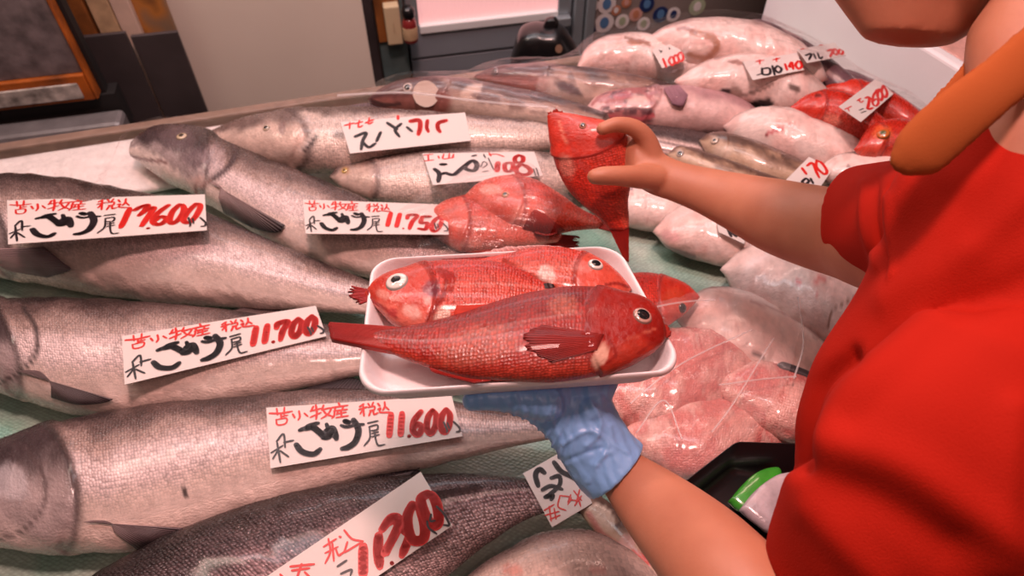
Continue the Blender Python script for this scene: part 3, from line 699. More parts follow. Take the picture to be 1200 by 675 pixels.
S0 = fish('salmon', 'silver salmon with an open white jaw and visible eye, under the 11,750 card', 'salmon', GS,
    [((178, 156), (150, 184)), ((192, 149), (168, 202)), ((212, 147), (192, 220)), ((245, 150), (216, 230)), ((278, 166), (242, 246)), ((310, 182), (276, 266)), ((348, 198), (314, 288)), ((392, 216), (354, 306)), ((440, 238), (402, 320)), ((488, 262), (456, 328)), ((528, 285), (508, 332)), ((560, 304), (550, 334)), ((585, 318), (578, 338))],
    sp_salmon, M_salmon, .012, .50, .25, [('b', (.12, .085, .09), (208, 162), (24, 17), 10, .85), ('b', (.13, .09, .10), (232, 186), (22, 13), -5, .75), ('b', (.92, .74, .68), (180, 199), (48, 19), 30, 1.0, 1),
     ('b', (.40, .30, .31), (250, 185), (16, 17), 0, .55), ('l', (.22, .10, .10), 2.2, [(150, 182), (170, 187), (195, 190)], .9), ('l', (.05, .03, .035), 3.5, [(272, 164), (276, 180), (266, 197), (246, 212)], .9), ('b', (.80, .56, .50), (226, 216), (18, 9), -20, .7), ('l', (.34, .17, .15), 2, [(248, 210), (232, 222), (222, 232)], .7)], 7, 280, 64)
eye(S0, 213, 160, 6.5, (.55, .42, .28), ps=.45)
fin(S0, 'pectoral_fin', [(246, 214), (252, 214), (258, 219), (256, 232)], [(334, 264), (325, 272), (300, 268), (262, 250)], (.45, .30, .29), (.03, .022, .025), surf=True, lift=.004)
tail(S0, [(583, 317), (577, 338)], [(620, 312), (610, 356)], DK, DK)

S3 = fish('sea_bass', 'long pale fish with a dark open gill, under the 712 card behind the open-jawed salmon', 'fish', None,
    [((238, 158), (236, 164)), ((262, 148), (260, 180)), ((295, 137), (290, 192)), ((330, 131), (326, 200)), ((370, 128), (370, 205)), ((420, 127), (425, 204)), ((480, 130), (480, 190)), ((560, 136), (560, 184)), ((620, 141), (620, 180)), ((660, 148), (660, 172))],
    sp_bass, M_bass, .03, .5, .30, [('b', (.02, .012, .015), (362, 168), (5, 16), 40, .98), ('b', (.05, .035, .035), (398, 158), (9, 7), 0, .7), ('l', (.75, .6, .55), 2.5, [(372, 148), (366, 160), (352, 176)], .8), ('b', (.14, .09, .10), (330, 150), (5, 9), 0, .6)], 11)
eye(S3, 312, 150, 4.5, (.5, .38, .28))
fin(S3, 'dorsal_fin', [(395, 133), (430, 128), (470, 131)], [(400, 126), (432, 121), (468, 126)], DK, DG)
tail(S3, [(658, 148), (660, 172)], [(690, 140), (694, 180)], DG, DK)
K8 = fish('mullet', 'pale fish with a yellowish eye under the 108 card', 'fish', None,
    [((388, 204), (390, 211)), ((402, 193), (404, 224)), ((440, 185), (440, 236)), ((500, 177), (500, 244)), ((570, 174), (570, 244)), ((630, 178), (630, 236)), ((680, 186), (680, 222)), ((710, 194), (710, 214))],
    sp_bass, M_bass, .02, .5, .17, [('b', (.45, .25, .10), (404, 200), (6, 6), 0, .6), ('b', (.5, .36, .34), (445, 200), (14, 10), 0, .5), ('l', (.62, .48, .42), 2, [(398, 228), (430, 234), (470, 238)], .4)], 13)
eye(K8, 404, 200, 4, (.65, .42, .12), ps=.35)
tail(K8, [(708, 194), (709, 214)], [(730, 185), (735, 222)], DG, DK)

C1 = fish('cod', 'brown mottled cod with a white round sticker behind its eye, first in the back row', 'cod', 'cods under film in the back row',
    [((434, 113), (436, 121)), ((452, 101), (455, 131)), ((485, 92), (488, 138)), ((530, 92), (530, 142)), ((580, 99), (572, 148)), ((628, 108), (612, 154)), ((675, 120), (658, 158)), ((715, 134), (700, 160))],
    sp_cod, M_smooth, .05, .55, .33, [('l', (.03, .015, .02), 2.5, [(434, 117), (450, 123), (468, 122)], .8), ('b', (.66, .50, .42), (552, 108), (16, 9), -30, .8), ('b', (.10, .05, .05), (572, 115), (22, 7), 15, .8)], 21)
eye(C1, 478, 103, 6.5, (.6, .5, .45), ps=.55)
hh, nn = cast(499, 110, C1['bvh']); disc('round_sticker', hh + (EYE - hh) / np.linalg.norm(EYE - hh) * .004, .0235, plain('sticker_cream', (.72, .60, .52), .45), C1['root'], (EYE - hh) / np.linalg.norm(EYE - hh), th=.0015)
C2 = fish('cod', 'reddish brown cod lying directly in front of the black bag', 'cod', 'cods under film in the back row',
    [((558, 87), (560, 94)), ((580, 79), (583, 106)), ((615, 76), (618, 120)), ((660, 78), (662, 132)), ((715, 84), (705, 138)), ((770, 95), (762, 140)), ((815, 110), (803, 140))],
    sp_cod, M_smooth, .05, .55, .33, [('b', (.34, .10, .09), (600, 102), (10, 6), 30, .7), ('b', (.11, .06, .07), (665, 103), (22, 6), 25, .8), ('b', (.70, .50, .45), (640, 100), (14, 10), 30, .6)], 22)
eye(C2, 580, 83.5, 5, (.2, .15, .15), ps=.7)
Gf = fish('cod', 'gutted cod with a raw red mottled head, right behind the held red fish', 'cod', 'cods under film in the back row',
    [((684, 128), (687, 138)), ((700, 111), (705, 146)), ((730, 103), (735, 152)), ((768, 101), (772, 156)), ((805, 101), (812, 158)), ((840, 107), (848, 160)), ((870, 118), (872, 156)), ((888, 130), (886, 150))],
    sp_gut, M_smooth, .055, .5, .42, [('b', (.75, .5, .45), (748, 118), (14, 8), 10, .9), ('l', (.12, .03, .04), 2.2, [(712, 132), (740, 126), (765, 134)], .9), ('l', (.60, .10, .12), 3, [(715, 137), (745, 140), (765, 136)], .8), ('b', (.55, .12, .14), (730, 112), (12, 5), 0, .6)], 23)
fin(Gf, 'pectoral_fin', [(778, 104), (786, 101), (795, 100)], [(788, 122), (800, 124), (806, 112)], (.42, .22, .27), (.30, .15, .20), surf=True, lift=.006, th=.004)
STR = fish('striped_mullet', 'dark backed fish with thin lengthwise stripes above the raised hand', 'fish', None,
    [((628, 150), (628, 158)), ((650, 140), (650, 172)), ((700, 138), (698, 186)), ((760, 145), (756, 194)), ((820, 156), (812, 206)), ((880, 170), (870, 218)), ((940, 188), (930, 226)), ((980, 202), (975, 224))],
    sp_stripe, M_bass, .03, .5, .0, [], 25)
P1 = fish('pollock', 'small golden brown pollock with a round eye above the forearm', 'pollock', 'small golden pollocks above the forearm',
    [((822, 162), (823, 170)), ((832, 155), (836, 186)), ((860, 158), (862, 202)), ((895, 170), (892, 214)), ((930, 184), (925, 220)), ((965, 200), (960, 222))],
    sp_gold, M_smooth, .075, .5, .2, [('b', (.66, .50, .40), (845, 178), (12, 7), 10, .8)], 26, 150, 40)
eye(P1, 837.5, 165, 5, (.62, .48, .38), ps=.35)
P2 = fish('pollock', 'small golden brown pollock with a shiny eye, touching the wrist of the raised arm', 'pollock', 'small golden pollocks above the forearm',
    [((785, 177), (786, 186)), ((796, 171), (798, 196)), ((825, 178), (825, 208)), ((860, 190), (858, 222)), ((900, 204), (895, 228)), ((930, 214), (926, 230))],
    sp_gold, M_smooth, .085, .5, .25, [], 27, 150, 40)
eye(P2, 797, 180, 4.5, (.6, .5, .45), ps=.6)

GW = 'pale bellied fish in a heap'
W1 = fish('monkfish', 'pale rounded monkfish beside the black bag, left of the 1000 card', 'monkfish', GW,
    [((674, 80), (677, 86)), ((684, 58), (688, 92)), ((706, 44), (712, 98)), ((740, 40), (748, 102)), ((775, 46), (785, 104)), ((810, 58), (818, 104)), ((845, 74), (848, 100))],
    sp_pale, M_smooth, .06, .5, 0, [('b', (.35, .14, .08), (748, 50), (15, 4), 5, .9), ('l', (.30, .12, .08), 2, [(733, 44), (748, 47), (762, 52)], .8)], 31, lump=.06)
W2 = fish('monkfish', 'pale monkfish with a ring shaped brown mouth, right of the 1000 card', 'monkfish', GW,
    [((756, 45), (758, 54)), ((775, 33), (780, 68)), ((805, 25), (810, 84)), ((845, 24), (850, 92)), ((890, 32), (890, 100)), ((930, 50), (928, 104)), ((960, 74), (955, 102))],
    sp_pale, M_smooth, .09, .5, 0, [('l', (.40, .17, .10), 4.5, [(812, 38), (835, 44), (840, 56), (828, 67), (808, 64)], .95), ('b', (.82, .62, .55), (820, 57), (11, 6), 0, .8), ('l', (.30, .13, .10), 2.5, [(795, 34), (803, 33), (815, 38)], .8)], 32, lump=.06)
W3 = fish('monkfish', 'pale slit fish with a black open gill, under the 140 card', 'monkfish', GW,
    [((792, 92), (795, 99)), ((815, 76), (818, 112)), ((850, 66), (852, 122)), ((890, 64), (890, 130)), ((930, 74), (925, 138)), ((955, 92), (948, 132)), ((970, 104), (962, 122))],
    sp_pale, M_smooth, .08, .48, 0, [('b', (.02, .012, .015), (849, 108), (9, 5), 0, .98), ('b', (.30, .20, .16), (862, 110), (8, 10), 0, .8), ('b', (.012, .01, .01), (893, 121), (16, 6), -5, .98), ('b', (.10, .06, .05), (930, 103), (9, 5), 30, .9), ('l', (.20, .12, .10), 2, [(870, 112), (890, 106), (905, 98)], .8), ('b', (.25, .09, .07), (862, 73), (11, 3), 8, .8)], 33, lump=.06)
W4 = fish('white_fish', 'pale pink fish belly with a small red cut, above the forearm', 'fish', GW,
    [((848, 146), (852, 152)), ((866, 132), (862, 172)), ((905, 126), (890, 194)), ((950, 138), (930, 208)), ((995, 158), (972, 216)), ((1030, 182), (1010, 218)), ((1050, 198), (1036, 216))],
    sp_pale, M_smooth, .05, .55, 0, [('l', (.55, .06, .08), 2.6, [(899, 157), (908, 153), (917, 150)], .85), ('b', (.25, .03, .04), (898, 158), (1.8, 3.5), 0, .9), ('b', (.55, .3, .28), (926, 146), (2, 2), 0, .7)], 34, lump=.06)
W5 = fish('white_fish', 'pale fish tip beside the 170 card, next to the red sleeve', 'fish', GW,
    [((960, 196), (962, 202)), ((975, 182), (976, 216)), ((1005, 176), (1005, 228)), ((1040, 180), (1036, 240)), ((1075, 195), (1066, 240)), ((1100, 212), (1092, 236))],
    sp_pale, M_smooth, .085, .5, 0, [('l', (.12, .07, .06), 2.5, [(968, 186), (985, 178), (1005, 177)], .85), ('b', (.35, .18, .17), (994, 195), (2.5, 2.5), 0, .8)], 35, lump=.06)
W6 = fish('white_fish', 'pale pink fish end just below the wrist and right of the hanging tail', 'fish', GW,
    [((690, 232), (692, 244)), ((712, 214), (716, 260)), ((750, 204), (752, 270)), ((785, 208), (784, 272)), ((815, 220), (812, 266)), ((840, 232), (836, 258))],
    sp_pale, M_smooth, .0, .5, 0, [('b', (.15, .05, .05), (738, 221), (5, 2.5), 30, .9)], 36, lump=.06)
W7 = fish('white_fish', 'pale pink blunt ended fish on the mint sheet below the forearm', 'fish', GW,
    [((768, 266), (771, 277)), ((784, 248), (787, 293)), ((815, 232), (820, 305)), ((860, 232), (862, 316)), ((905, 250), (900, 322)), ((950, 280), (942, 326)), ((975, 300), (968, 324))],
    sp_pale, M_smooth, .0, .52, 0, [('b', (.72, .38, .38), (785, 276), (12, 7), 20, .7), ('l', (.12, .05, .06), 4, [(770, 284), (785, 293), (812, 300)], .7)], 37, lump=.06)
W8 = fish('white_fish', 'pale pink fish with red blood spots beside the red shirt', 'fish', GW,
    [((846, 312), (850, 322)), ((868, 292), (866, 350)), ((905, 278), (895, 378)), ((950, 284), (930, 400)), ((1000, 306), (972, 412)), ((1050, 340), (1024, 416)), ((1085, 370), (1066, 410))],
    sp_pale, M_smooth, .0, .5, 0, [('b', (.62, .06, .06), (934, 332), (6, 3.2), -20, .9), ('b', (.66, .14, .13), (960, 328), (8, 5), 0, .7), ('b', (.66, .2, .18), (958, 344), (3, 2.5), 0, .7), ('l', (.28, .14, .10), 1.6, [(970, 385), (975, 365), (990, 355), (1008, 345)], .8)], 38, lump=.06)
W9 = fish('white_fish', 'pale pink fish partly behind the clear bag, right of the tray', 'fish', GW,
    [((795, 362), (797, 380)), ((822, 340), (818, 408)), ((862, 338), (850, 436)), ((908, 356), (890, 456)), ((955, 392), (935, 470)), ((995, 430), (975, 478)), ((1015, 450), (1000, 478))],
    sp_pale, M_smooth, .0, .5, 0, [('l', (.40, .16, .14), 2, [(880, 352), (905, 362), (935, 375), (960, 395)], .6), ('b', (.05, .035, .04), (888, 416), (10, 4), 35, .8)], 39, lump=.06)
for i, (pr, sd, lb) in enumerate([
    ([((868, 30), (862, 38)), ((890, 24), (878, 54)), ((930, 40), (912, 80)), ((968, 64), (948, 104)), ((1000, 90), (984, 122)), ((1030, 112), (1018, 132))], 41, 'dark purple streaked fish along the foam crate, nearest the 700 card'),
    ([((972, 84), (968, 92)), ((995, 82), (985, 108)), ((1035, 100), (1018, 134)), ((1072, 124), (1055, 154)), ((1100, 144), (1090, 164))], 42, 'dark purple fish wedged between the red fish and the foam crate')]):
    f = fish('dark_fish', lb, 'fish', 'dark fish along the crate', pr, sp_darkpurple, M_smooth, .09 - .03 * i, .45, 0, [], sd, 150, 40)

GR = 'red rockfish under film at the right back'
R1 = fish('rockfish', 'red rockfish left of the 2600 card, under clear film', 'rockfish', GR,
    [((926, 124), (929, 131)), ((944, 110), (944, 144)), ((972, 106), (970, 158)), ((1002, 116), (996, 168)), ((1030, 136), (1022, 170)), ((1048, 150), (1042, 168))],
    sp_redbright, M_redshiny, .11, .5, .3, [('b', (.10, .01, .01), (958, 112), (5, 3), 0, .8), ('b', (.80, .30, .22), (975, 140), (12, 6), 20, .6)], 51, 150, 44)
R2 = fish('rockfish', 'red rockfish behind the 2600 card', 'rockfish', GR,
    [((968, 100), (968, 108)), ((985, 92), (984, 118)), ((1015, 96), (1010, 134)), ((1050, 112), (1044, 150)), ((1078, 132), (1072, 158)), ((1090, 144), (1086, 158))],
    sp_redbright, M_redshiny, .10, .45, .3, [], 52, 150, 44)
R3 = fish('rockfish', 'red rockfish with an orange ringed green eye beside the orange collar', 'rockfish', GR,
    [((1004, 170), (1003, 178)), ((1012, 150), (1018, 188)), ((1032, 140), (1042, 194)), ((1060, 142), (1068, 198)), ((1090, 156), (1092, 200)), ((1112, 174), (1112, 198))],
    sp_redbright, M_redshiny, .12, .5, .3, [('b', (.75, .12, .03), (1034, 156), (13, 10), 0, .8)], 53, 150, 44)
eye(R3, 1035, 157, 7.5, (.62, .16, .03), (.10, .12, .05), ps=.45)

GK = 'red rockfish under film left of the raised hand'
K3 = fish('rockfish', 'pinkish red rockfish whose head touches the 11,750 card', 'rockfish', GK,
    [((496, 262), (497, 270)), ((512, 242), (510, 280)), ((538, 232), (535, 294)), ((575, 234), (570, 296)), ((610, 246), (605, 292)), ((640, 262), (636, 286)), ((655, 268), (653, 284))],
    sp_redpink, M_redshiny, .055, .5, .35, [], 61, 160, 48)
K2 = fish('rockfish', 'red rockfish lying lowest of the three left of the raised hand', 'rockfish', GK,
    [((508, 268), (509, 276)), ((528, 270), (530, 292)), ((560, 266), (562, 299)), ((590, 264), (592, 298)), ((620, 268), (620, 292)), ((642, 274), (642, 288))],
    sp_redbright, M_redshiny, .06, .5, .0, [], 62, 160, 48)
tail(K2, [(640, 273), (641, 289)], [(680, 277), (679, 291)], RD, RD2, ragged=.25, ruff=.0008)
K1 = fish('rockfish', 'red rockfish with a small dark eye, uppermost of the three left of the raised hand', 'rockfish', GK,
    [((545, 228), (546, 236)), ((562, 214), (562, 252)), ((590, 207), (592, 268)), ((622, 210), (622, 272)), ((650, 224), (648, 274)), ((680, 244), (676, 270)), ((705, 256), (702, 268))],
    sp_redpink, M_redshiny, .075, .5, .42, [('b', (.62, .04, .015), (650, 232), (30, 14), 30, .9), ('b', (.62, .04, .015), (665, 262), (26, 10), 10, .9), ('b', (.80, .40, .32), (575, 222), (14, 7), 0, .6)], 63, 180, 52)
eye(K1, 592, 228, 4.5, (.72, .35, .2), ps=.55)
fin(K1, 'pectoral_fin', [(622, 250), (628, 246), (640, 252)], [(612, 268), (640, 276), (662, 270)], RD, RD2, surf=True, lift=.004)
tail(K1, [(703, 256), (702, 268)], [(735, 258), (730, 274)], RD, RD)

KB = fish('rockfish', 'deep red rockfish on the counter behind the right end of the tray', 'rockfish', None,
    [((818, 345), (817, 352)), ((802, 332), (806, 366)), ((780, 324), (786, 380)), ((755, 320), (762, 388)), ((730, 322), (735, 388)), ((705, 330), (708, 380)), ((680, 344), (682, 368))],
    sp_redbright, M_red, .06, .45, .35, [('b', (.60, .08, .03), (790, 350), (16, 14), 0, .5)], 64)
eye(KB, 800, 361, 6, (.1, .03, .02), ps=.8)

# pale fish at the bottom and raw pink cuts by the gloved arm
S6 = fish('flatfish', 'smooth pale brown fish at the bottom edge, right of the dark speckled salmon', 'fish', None,
    [((500, 745), (502, 760)), ((535, 690), (545, 800)), ((580, 652), (600, 815)), ((630, 628), (660, 815)), ((685, 622), (720, 800)), ((735, 640), (770, 780)), ((775, 675), (805, 765)), ((805, 712), (825, 755))],
    sp_palescaly, M_bass, .0, .5, 0, [('b', (.62, .22, .17), (600, 668), (14, 8), 10, .6), ('b', (.62, .2, .17), (700, 668), (10, 5), 0, .5)], 71)
S7 = fish('small_fish', 'small pale fish with a pink side squeezed between the folded card and the forearm', 'fish', None,
    [((682, 582), (676, 588)), ((700, 580), (682, 604)), ((728, 600), (704, 632)), ((755, 630), (730, 660)), ((785, 662), (758, 690)), ((820, 700), (790, 725))],
    sp_gold, M_smooth, .04, .5, 0, [('b', (.70, .56, .46), (706, 606), (20, 13), 45, .8), ('l', (.6, .22, .2), 4, [(690, 602), (705, 625), (725, 640)], .8), ('b', (.07, .04, .04), (724, 616), (5, 3), 10, .9), ('b', (.62, .06, .04), (750, 655), (18, 7), 45, .9), ('b', (.72, .42, .38), (735, 635), (10, 12), 45, .8)], 72, 160, 44)
GP = 'raw pink fish in clear film beside the gloved hand'
def sp_meat(U, S, X, Y, g, sd):
    n = fbm(X * 30, Y * 30, sd); n2 = fbm(X * 120, Y * 60, sd + 2)
    c = np.tile([.66, .20, .18], (len(U), 1)); c = mixc(c, (.78, .42, .37), sm(.45, .65, n)); c = mixc(c, (.50, .08, .09), sm(.58, .75, n2) * .7); c = mixc(c, (.82, .55, .48), sm(.68, .8, n2) * .6)
    return c, np.ones(len(U)) * .5
M_meat = skinmat('raw_pink_flesh', .003, .15, .25, 0, .8, .7, .15)
for i, (pr, lb) in enumerate([
    ([((690, 430), (692, 460)), ((715, 408), (712, 490)), ((760, 392), (750, 510)), ((810, 385), (800, 510)), ((855, 395), (850, 480)), ((885, 412), (880, 455))], 'raw pink fish piece under film touching the right rim of the tray'),
    ([((735, 500), (738, 520)), ((770, 478), (765, 545)), ((815, 468), (805, 565)), ((865, 470), (850, 560)), ((905, 480), (892, 540)), ((930, 492), (920, 525))], 'raw pink fish piece under film directly above the black tray'),
    ([((850, 440), (848, 465)), ((885, 425), (875, 492)), ((925, 430), (912, 515)), ((965, 445), (950, 520)), ((1000, 460), (985, 510))], 'raw pink fish piece with bloody ridges next to the red shirt')]):
    fish('raw_fish_piece', lb, 'fish', GP, pr, sp_meat, M_meat, .0 + .02 * i, .5, 0, [], 80 + i, 140, 48, lump=.10)

# ------------------------------------------------------------------ foam tray and its fish
ZT = .360
def homog(src, dst):
    A = []
    for (x, y), (u, v) in zip(src, dst):
        A.append([x, y, 1, 0, 0, 0, -u * x, -u * y]); A.append([0, 0, 0, x, y, 1, -v * x, -v * y])
    h = np.linalg.solve(np.array(A), np.array(dst, float).ravel()); return np.r_[h, 1].reshape(3, 3)
def hmap(H, p):
    p = np.asarray(p, float); q = np.c_[p, np.ones(len(p))] @ H.T; return q[:, :2] / q[:, 2:]
Ht = homog([(0, 0), (1, 0), (1, 1), (0, 1)], [(436, 306), (724, 290), (806, 438), (417, 466)])
def rrect(s, rc=.16, n=10):
    out = []
    for cx, cy, a0 in ((1, 1, 0), (0, 1, 90), (0, 0, 180), (1, 0, 270)):
        rx, ry = rc * .62, rc
        ox = cx - (1 if cx else -1) * rx; oy = cy - (1 if cy else -1) * ry
        for k in range(n): a = math.radians(a0 + 90 * k / (n - 1)); out.append((ox + rx * math.cos(a), oy + ry * math.sin(a)))
    o = np.array(out); return .5 + (o - .5) * s
layers = [(.84, -.024), (.90, -.023), (.955, -.006), (.985, -.0035), (1.0, -.0025), (1.003, .0005), (.995, .0035), (.98, .0042), (.965, .003), (.945, -.004), (.90, -.015), (.875, -.0185), (.82, -.0192), (.80, -.0182), (.4, -.0182)]
Vt = []; nT = 40
for s, dz in layers:
    q = hmap(Ht, rrect(s)); w = P(q[:, 0], q[:, 1], ZT); w[:, 2] += dz; Vt += list(w)
Vt = np.array(Vt); cb = Vt[:nT].mean(0); ct = Vt[-nT:].mean(0)
tray = mesh('foam_tray', np.vstack([Vt, cb, ct]), ringfaces(len(layers), nT), M_foam)
tag(tray, 'white foam tray with three red rockfish resting on the gloved hand', 'tray')
sub = tray.modifiers.new('smooth', 'SUBSURF'); sub.levels = 1; sub.render_levels = 1
GT = 'red rockfish on the foam tray'
F2 = fish('rockfish', 'red rockfish at the back of the tray facing right', 'rockfish', GT,
    [((738, 335), (737, 343)), ((725, 320), (722, 352)), ((702, 303), (698, 360)), ((670, 293), (666, 360)), ((635, 290), (630, 352)), ((595, 297), (592, 338)), ((560, 304), (556, 326)), ((530, 307), (528, 320))],
    sp_redpink, M_redshiny, ZT - .018, .45, .30, [('l', (.20, .01, .01), 2, [(736, 336), (722, 332), (710, 334)], .8), ('b', (.82, .55, .48), (640, 322), (10, 13), -35, .8), ('l', (.30, .03, .02), 2, [(590, 305), (615, 320), (650, 337)], .8), ('b', (.62, .22, .20), (680, 312), (14, 8), 20, .5)], 91, 220, 60)
eye(F2, 698, 310, 9.5, (.82, .72, .66), ps=.55, flat=.4)
fin(F2, 'dorsal_fin', [(548, 307), (585, 299), (630, 291), (665, 293)], [(545, 303), (582, 291), (625, 287), (658, 289)], (.35, .04, .03), (.62, .35, .33), ragged=.3)
F1 = fish('rockfish', 'red rockfish on the tray facing left with a big white ringed eye', 'rockfish', GT,
    [((428, 342), (430, 349)), ((438, 329), (444, 364)), ((455, 319), (460, 380)), ((480, 312), (486, 391)), ((512, 306), (512, 393)), ((550, 305), (548, 390)), ((590, 309), (586, 384)), ((630, 321), (624, 374)), ((670, 337), (662, 366)), ((700, 346), (696, 362))],
    sp_red, M_redshiny, ZT - .018, .42, .30, [('b', (.17, .03, .05), (506, 338), (12, 10), 0, .85), ('b', (.40, .02, .015), (524, 322), (12, 7), 20, .7), ('b', (.80, .48, .42), (482, 365), (13, 8), 30, .6), ('b', (.82, .55, .45), (518, 370), (9, 13), 30, .85), ('l', (.22, .01, .01), 2.2, [(523, 330), (520, 345), (510, 360), (500, 375)], .8),
     ('l', (.34, .02, .02), 2, [(432, 350), (448, 360), (464, 372)], .8), ('b', (.45, .05, .05), (459, 366), (7, 6), 20, .85), ('b', (.40, .02, .015), (445, 331), (8, 5), -30, .6), ('b', (.82, .56, .5), (500, 352), (6, 4), 0, .6), ('b', (.78, .40, .33), (448, 345), (9, 6), 30, .5), ('l', (.33, .02, .02), 2.6, [(516, 318), (530, 325), (528, 338)], .7)], 92, 260, 64, lump=.03)
eye(F1, 465, 330, 14, (.86, .80, .74), ps=.46, flat=.4)
fin(F1, 'lower_jaw', [(430, 342), (434, 352), (444, 362)], [(462, 356), (466, 366), (462, 378)], (.40, .02, .02), (.62, .25, .22), th=.008)
fin(F1, 'mouth_fringe', [(434, 340), (432, 346), (433, 352)], [(406, 334), (408, 346), (420, 357)], (.40, .02, .02), (.30, .005, .005), ragged=.5, th=.002, ruff=.001)
fin(F1, 'pectoral_fin', [(535, 358), (532, 368), (532, 380)], [(598, 356), (590, 366), (560, 388)], (.50, .045, .025), (.40, .02, .012), surf=True, lift=.0008, th=.0006, mat=M_finflat)
fin(F1, 'dorsal_fin', [(516, 307), (550, 305), (590, 309), (630, 321)], [(519, 302), (556, 300), (596, 303), (640, 318)], (.35, .02, .015), (.06, .008, .008), ragged=.2)
F3 = fish('rockfish', 'deep red rockfish at the front of the tray, tail over the left rim', 'rockfish', GT,
    [((781, 388), (781, 396)), ((773, 366), (774, 407)), ((757, 350), (757, 420)), ((733, 342), (732, 433)), ((700, 337), (700, 441)), ((660, 337), (660, 447)), ((620, 344), (618, 448)), ((580, 355), (575, 446)), ((540, 368), (532, 440)), ((500, 378), (492, 428)), ((462, 384), (457, 414)), ((432, 387), (430, 402))],
    sp_reddeep, M_red, ZT - .012, .42, .27, [('b', (.78, .48, .36), (703, 418), (9, 17), 25, .8), ('l', (.22, .008, .006), 2.2, [(708, 388), (716, 402), (722, 416), (712, 424)], .7), ('b', (.55, .20, .13), (660, 358), (20, 14), 0, .35),
     ('b', (.55, .16, .10), (560, 405), (55, 26), -12, .35), ('b', (.30, .015, .01), (715, 375), (26, 14), 20, .45), ('l', (.30, .02, .015), 2, [(782, 394), (765, 402), (748, 414)], .7), ('l', (.62, .16, .1), 1.5, [(735, 395), (750, 392), (768, 385)], .5)], 93, 280, 68, lump=.025)
eye(F3, 753, 370, 12, (.62, .36, .30), ps=.66, flat=.4)
tail(F3, [(470, 386), (462, 413)], [(384, 380), (387, 398)], (.40, .02, .010), RD2, th=.007, ragged=.05)
fin(F3, 'pectoral_fin', [(708, 392), (704, 400), (700, 410)], [(628, 380), (612, 394), (618, 412), (642, 426)], (.34, .014, .008), (.20, .007, .005), surf=True, lift=.0006, th=.0007, ragged=.12)
fin(F3, 'dorsal_fin', [(545, 367), (580, 355), (620, 343), (650, 338)], [(538, 366), (570, 351), (612, 338), (648, 332)], (.03, .006, .006), (.015, .004, .004), th=.003)
fin(F3, 'anal_fin', [(520, 437), (550, 444), (575, 446)], [(503, 430), (510, 437), (555, 449)], RD, RD2)
fin(F3, 'mouth_fringe', [(772, 378), (774, 386), (773, 396)], [(783, 383), (787, 391), (784, 395)], RD, RD, th=.003, ragged=.3)

# ------------------------------------------------------------------ the fish held up by the bare hand
nH = -ray(690, 200); nH = nH / np.linalg.norm(nH); HP = PD(690, 200, .92)
HF = fish('rockfish', 'bright red rockfish held up by the bare hand, tail hanging down', 'rockfish', None,
    [((641, 136), (652, 131)), ((642, 150), (676, 134)), ((645, 172), (724, 146)), ((652, 196), (739, 172)), ((664, 220), (740, 208)), ((682, 240), (736, 236)), ((702, 256), (737, 252)), ((714, 268), (737, 266))],
    sp_redbright, M_red, 0, .40, .42, [('b', (.80, .34, .26), (664, 195), (9, 16), -20, .5), ('b', (.35, .02, .01), (712, 215), (20, 24), 0, .5), ('l', (.35, .02, .015), 2.5, [(662, 150), (672, 175), (690, 200), (715, 205)], .5), ('b', (.62, .16, .10), (660, 225), (7, 18), -30, .6), ('l', (.78, .3, .2), 1.6, [(655, 142), (662, 165), (668, 190)], .5)], 95, 200, 60, plane=(HP, nH))
eye(HF, 683, 147, 4.6, (.55, .22, .14), ps=.6)
tail(HF, [(713, 266), (737, 264)], [(731, 304), (737, 308)], RD2, RD)
fin(HF, 'mouth_spines', [(644, 138), (652, 136), (660, 135)], [(641, 131), (653, 127), (662, 131)], RD3, RD, ragged=.5, th=.003)
# ------------------------------------------------------------------ the worker
def loftpx(pairs, depths, ratio, nst=40, m=36, rnd=1.0):
    """rounded limb whose silhouettes are the pixel pairs, at the given distances"""
    q = resample(np.hstack([np.array([[a, b, c, d] for (a, b), (c, d) in pairs], float), np.asarray(depths, float)[:, None] * 400]), nst)
    dp = q[:, 4] / 400
    T = PD(q[:, 0], q[:, 1], dp); B = PD(q[:, 2], q[:, 3], dp)
    return loft3(T, B, ratio, m, rnd)
def loft3(T, B, ratio, m=36, rnd=1.0):
    C = (T + B) / 2; A = np.linalg.norm(T - B, axis=1) / 2; w = (T - B) / (2 * A)[:, None]
    ax = np.gradient(C, axis=0); ax /= np.linalg.norm(ax, axis=1)[:, None]
    nn = np.cross(ax, w); nn /= np.linalg.norm(nn, axis=1)[:, None]
    rt = np.interp(np.linspace(0, 1, len(C)), np.linspace(0, 1, len(np.atleast_1d(ratio))), np.atleast_1d(ratio))
    V = []
    def ring(c, a, b, w, n):
        for j in range(m):
            t = 2 * math.pi * j / m; V.append(c + w * a * math.cos(t) + n * b * math.sin(t))
    e0 = -ax[0] * A[0] * .45 * rnd; e1 = ax[-1] * A[-1] * .45 * rnd
    ring(C[0] + e0 * .8, A[0] * .62, A[0] * rt[0] * .62, w[0], nn[0])
    for i in range(len(C)): ring(C[i], A[i], A[i] * rt[i], w[i], nn[i])
    ring(C[-1] + e1 * .8, A[-1] * .62, A[-1] * rt[-1] * .62, w[-1], nn[-1])
    k = len(V) // m
    V.append(C[0] + e0); V.append(C[-1] + e1)
    F = ringfaces(k, m)
    return np.array(V), F
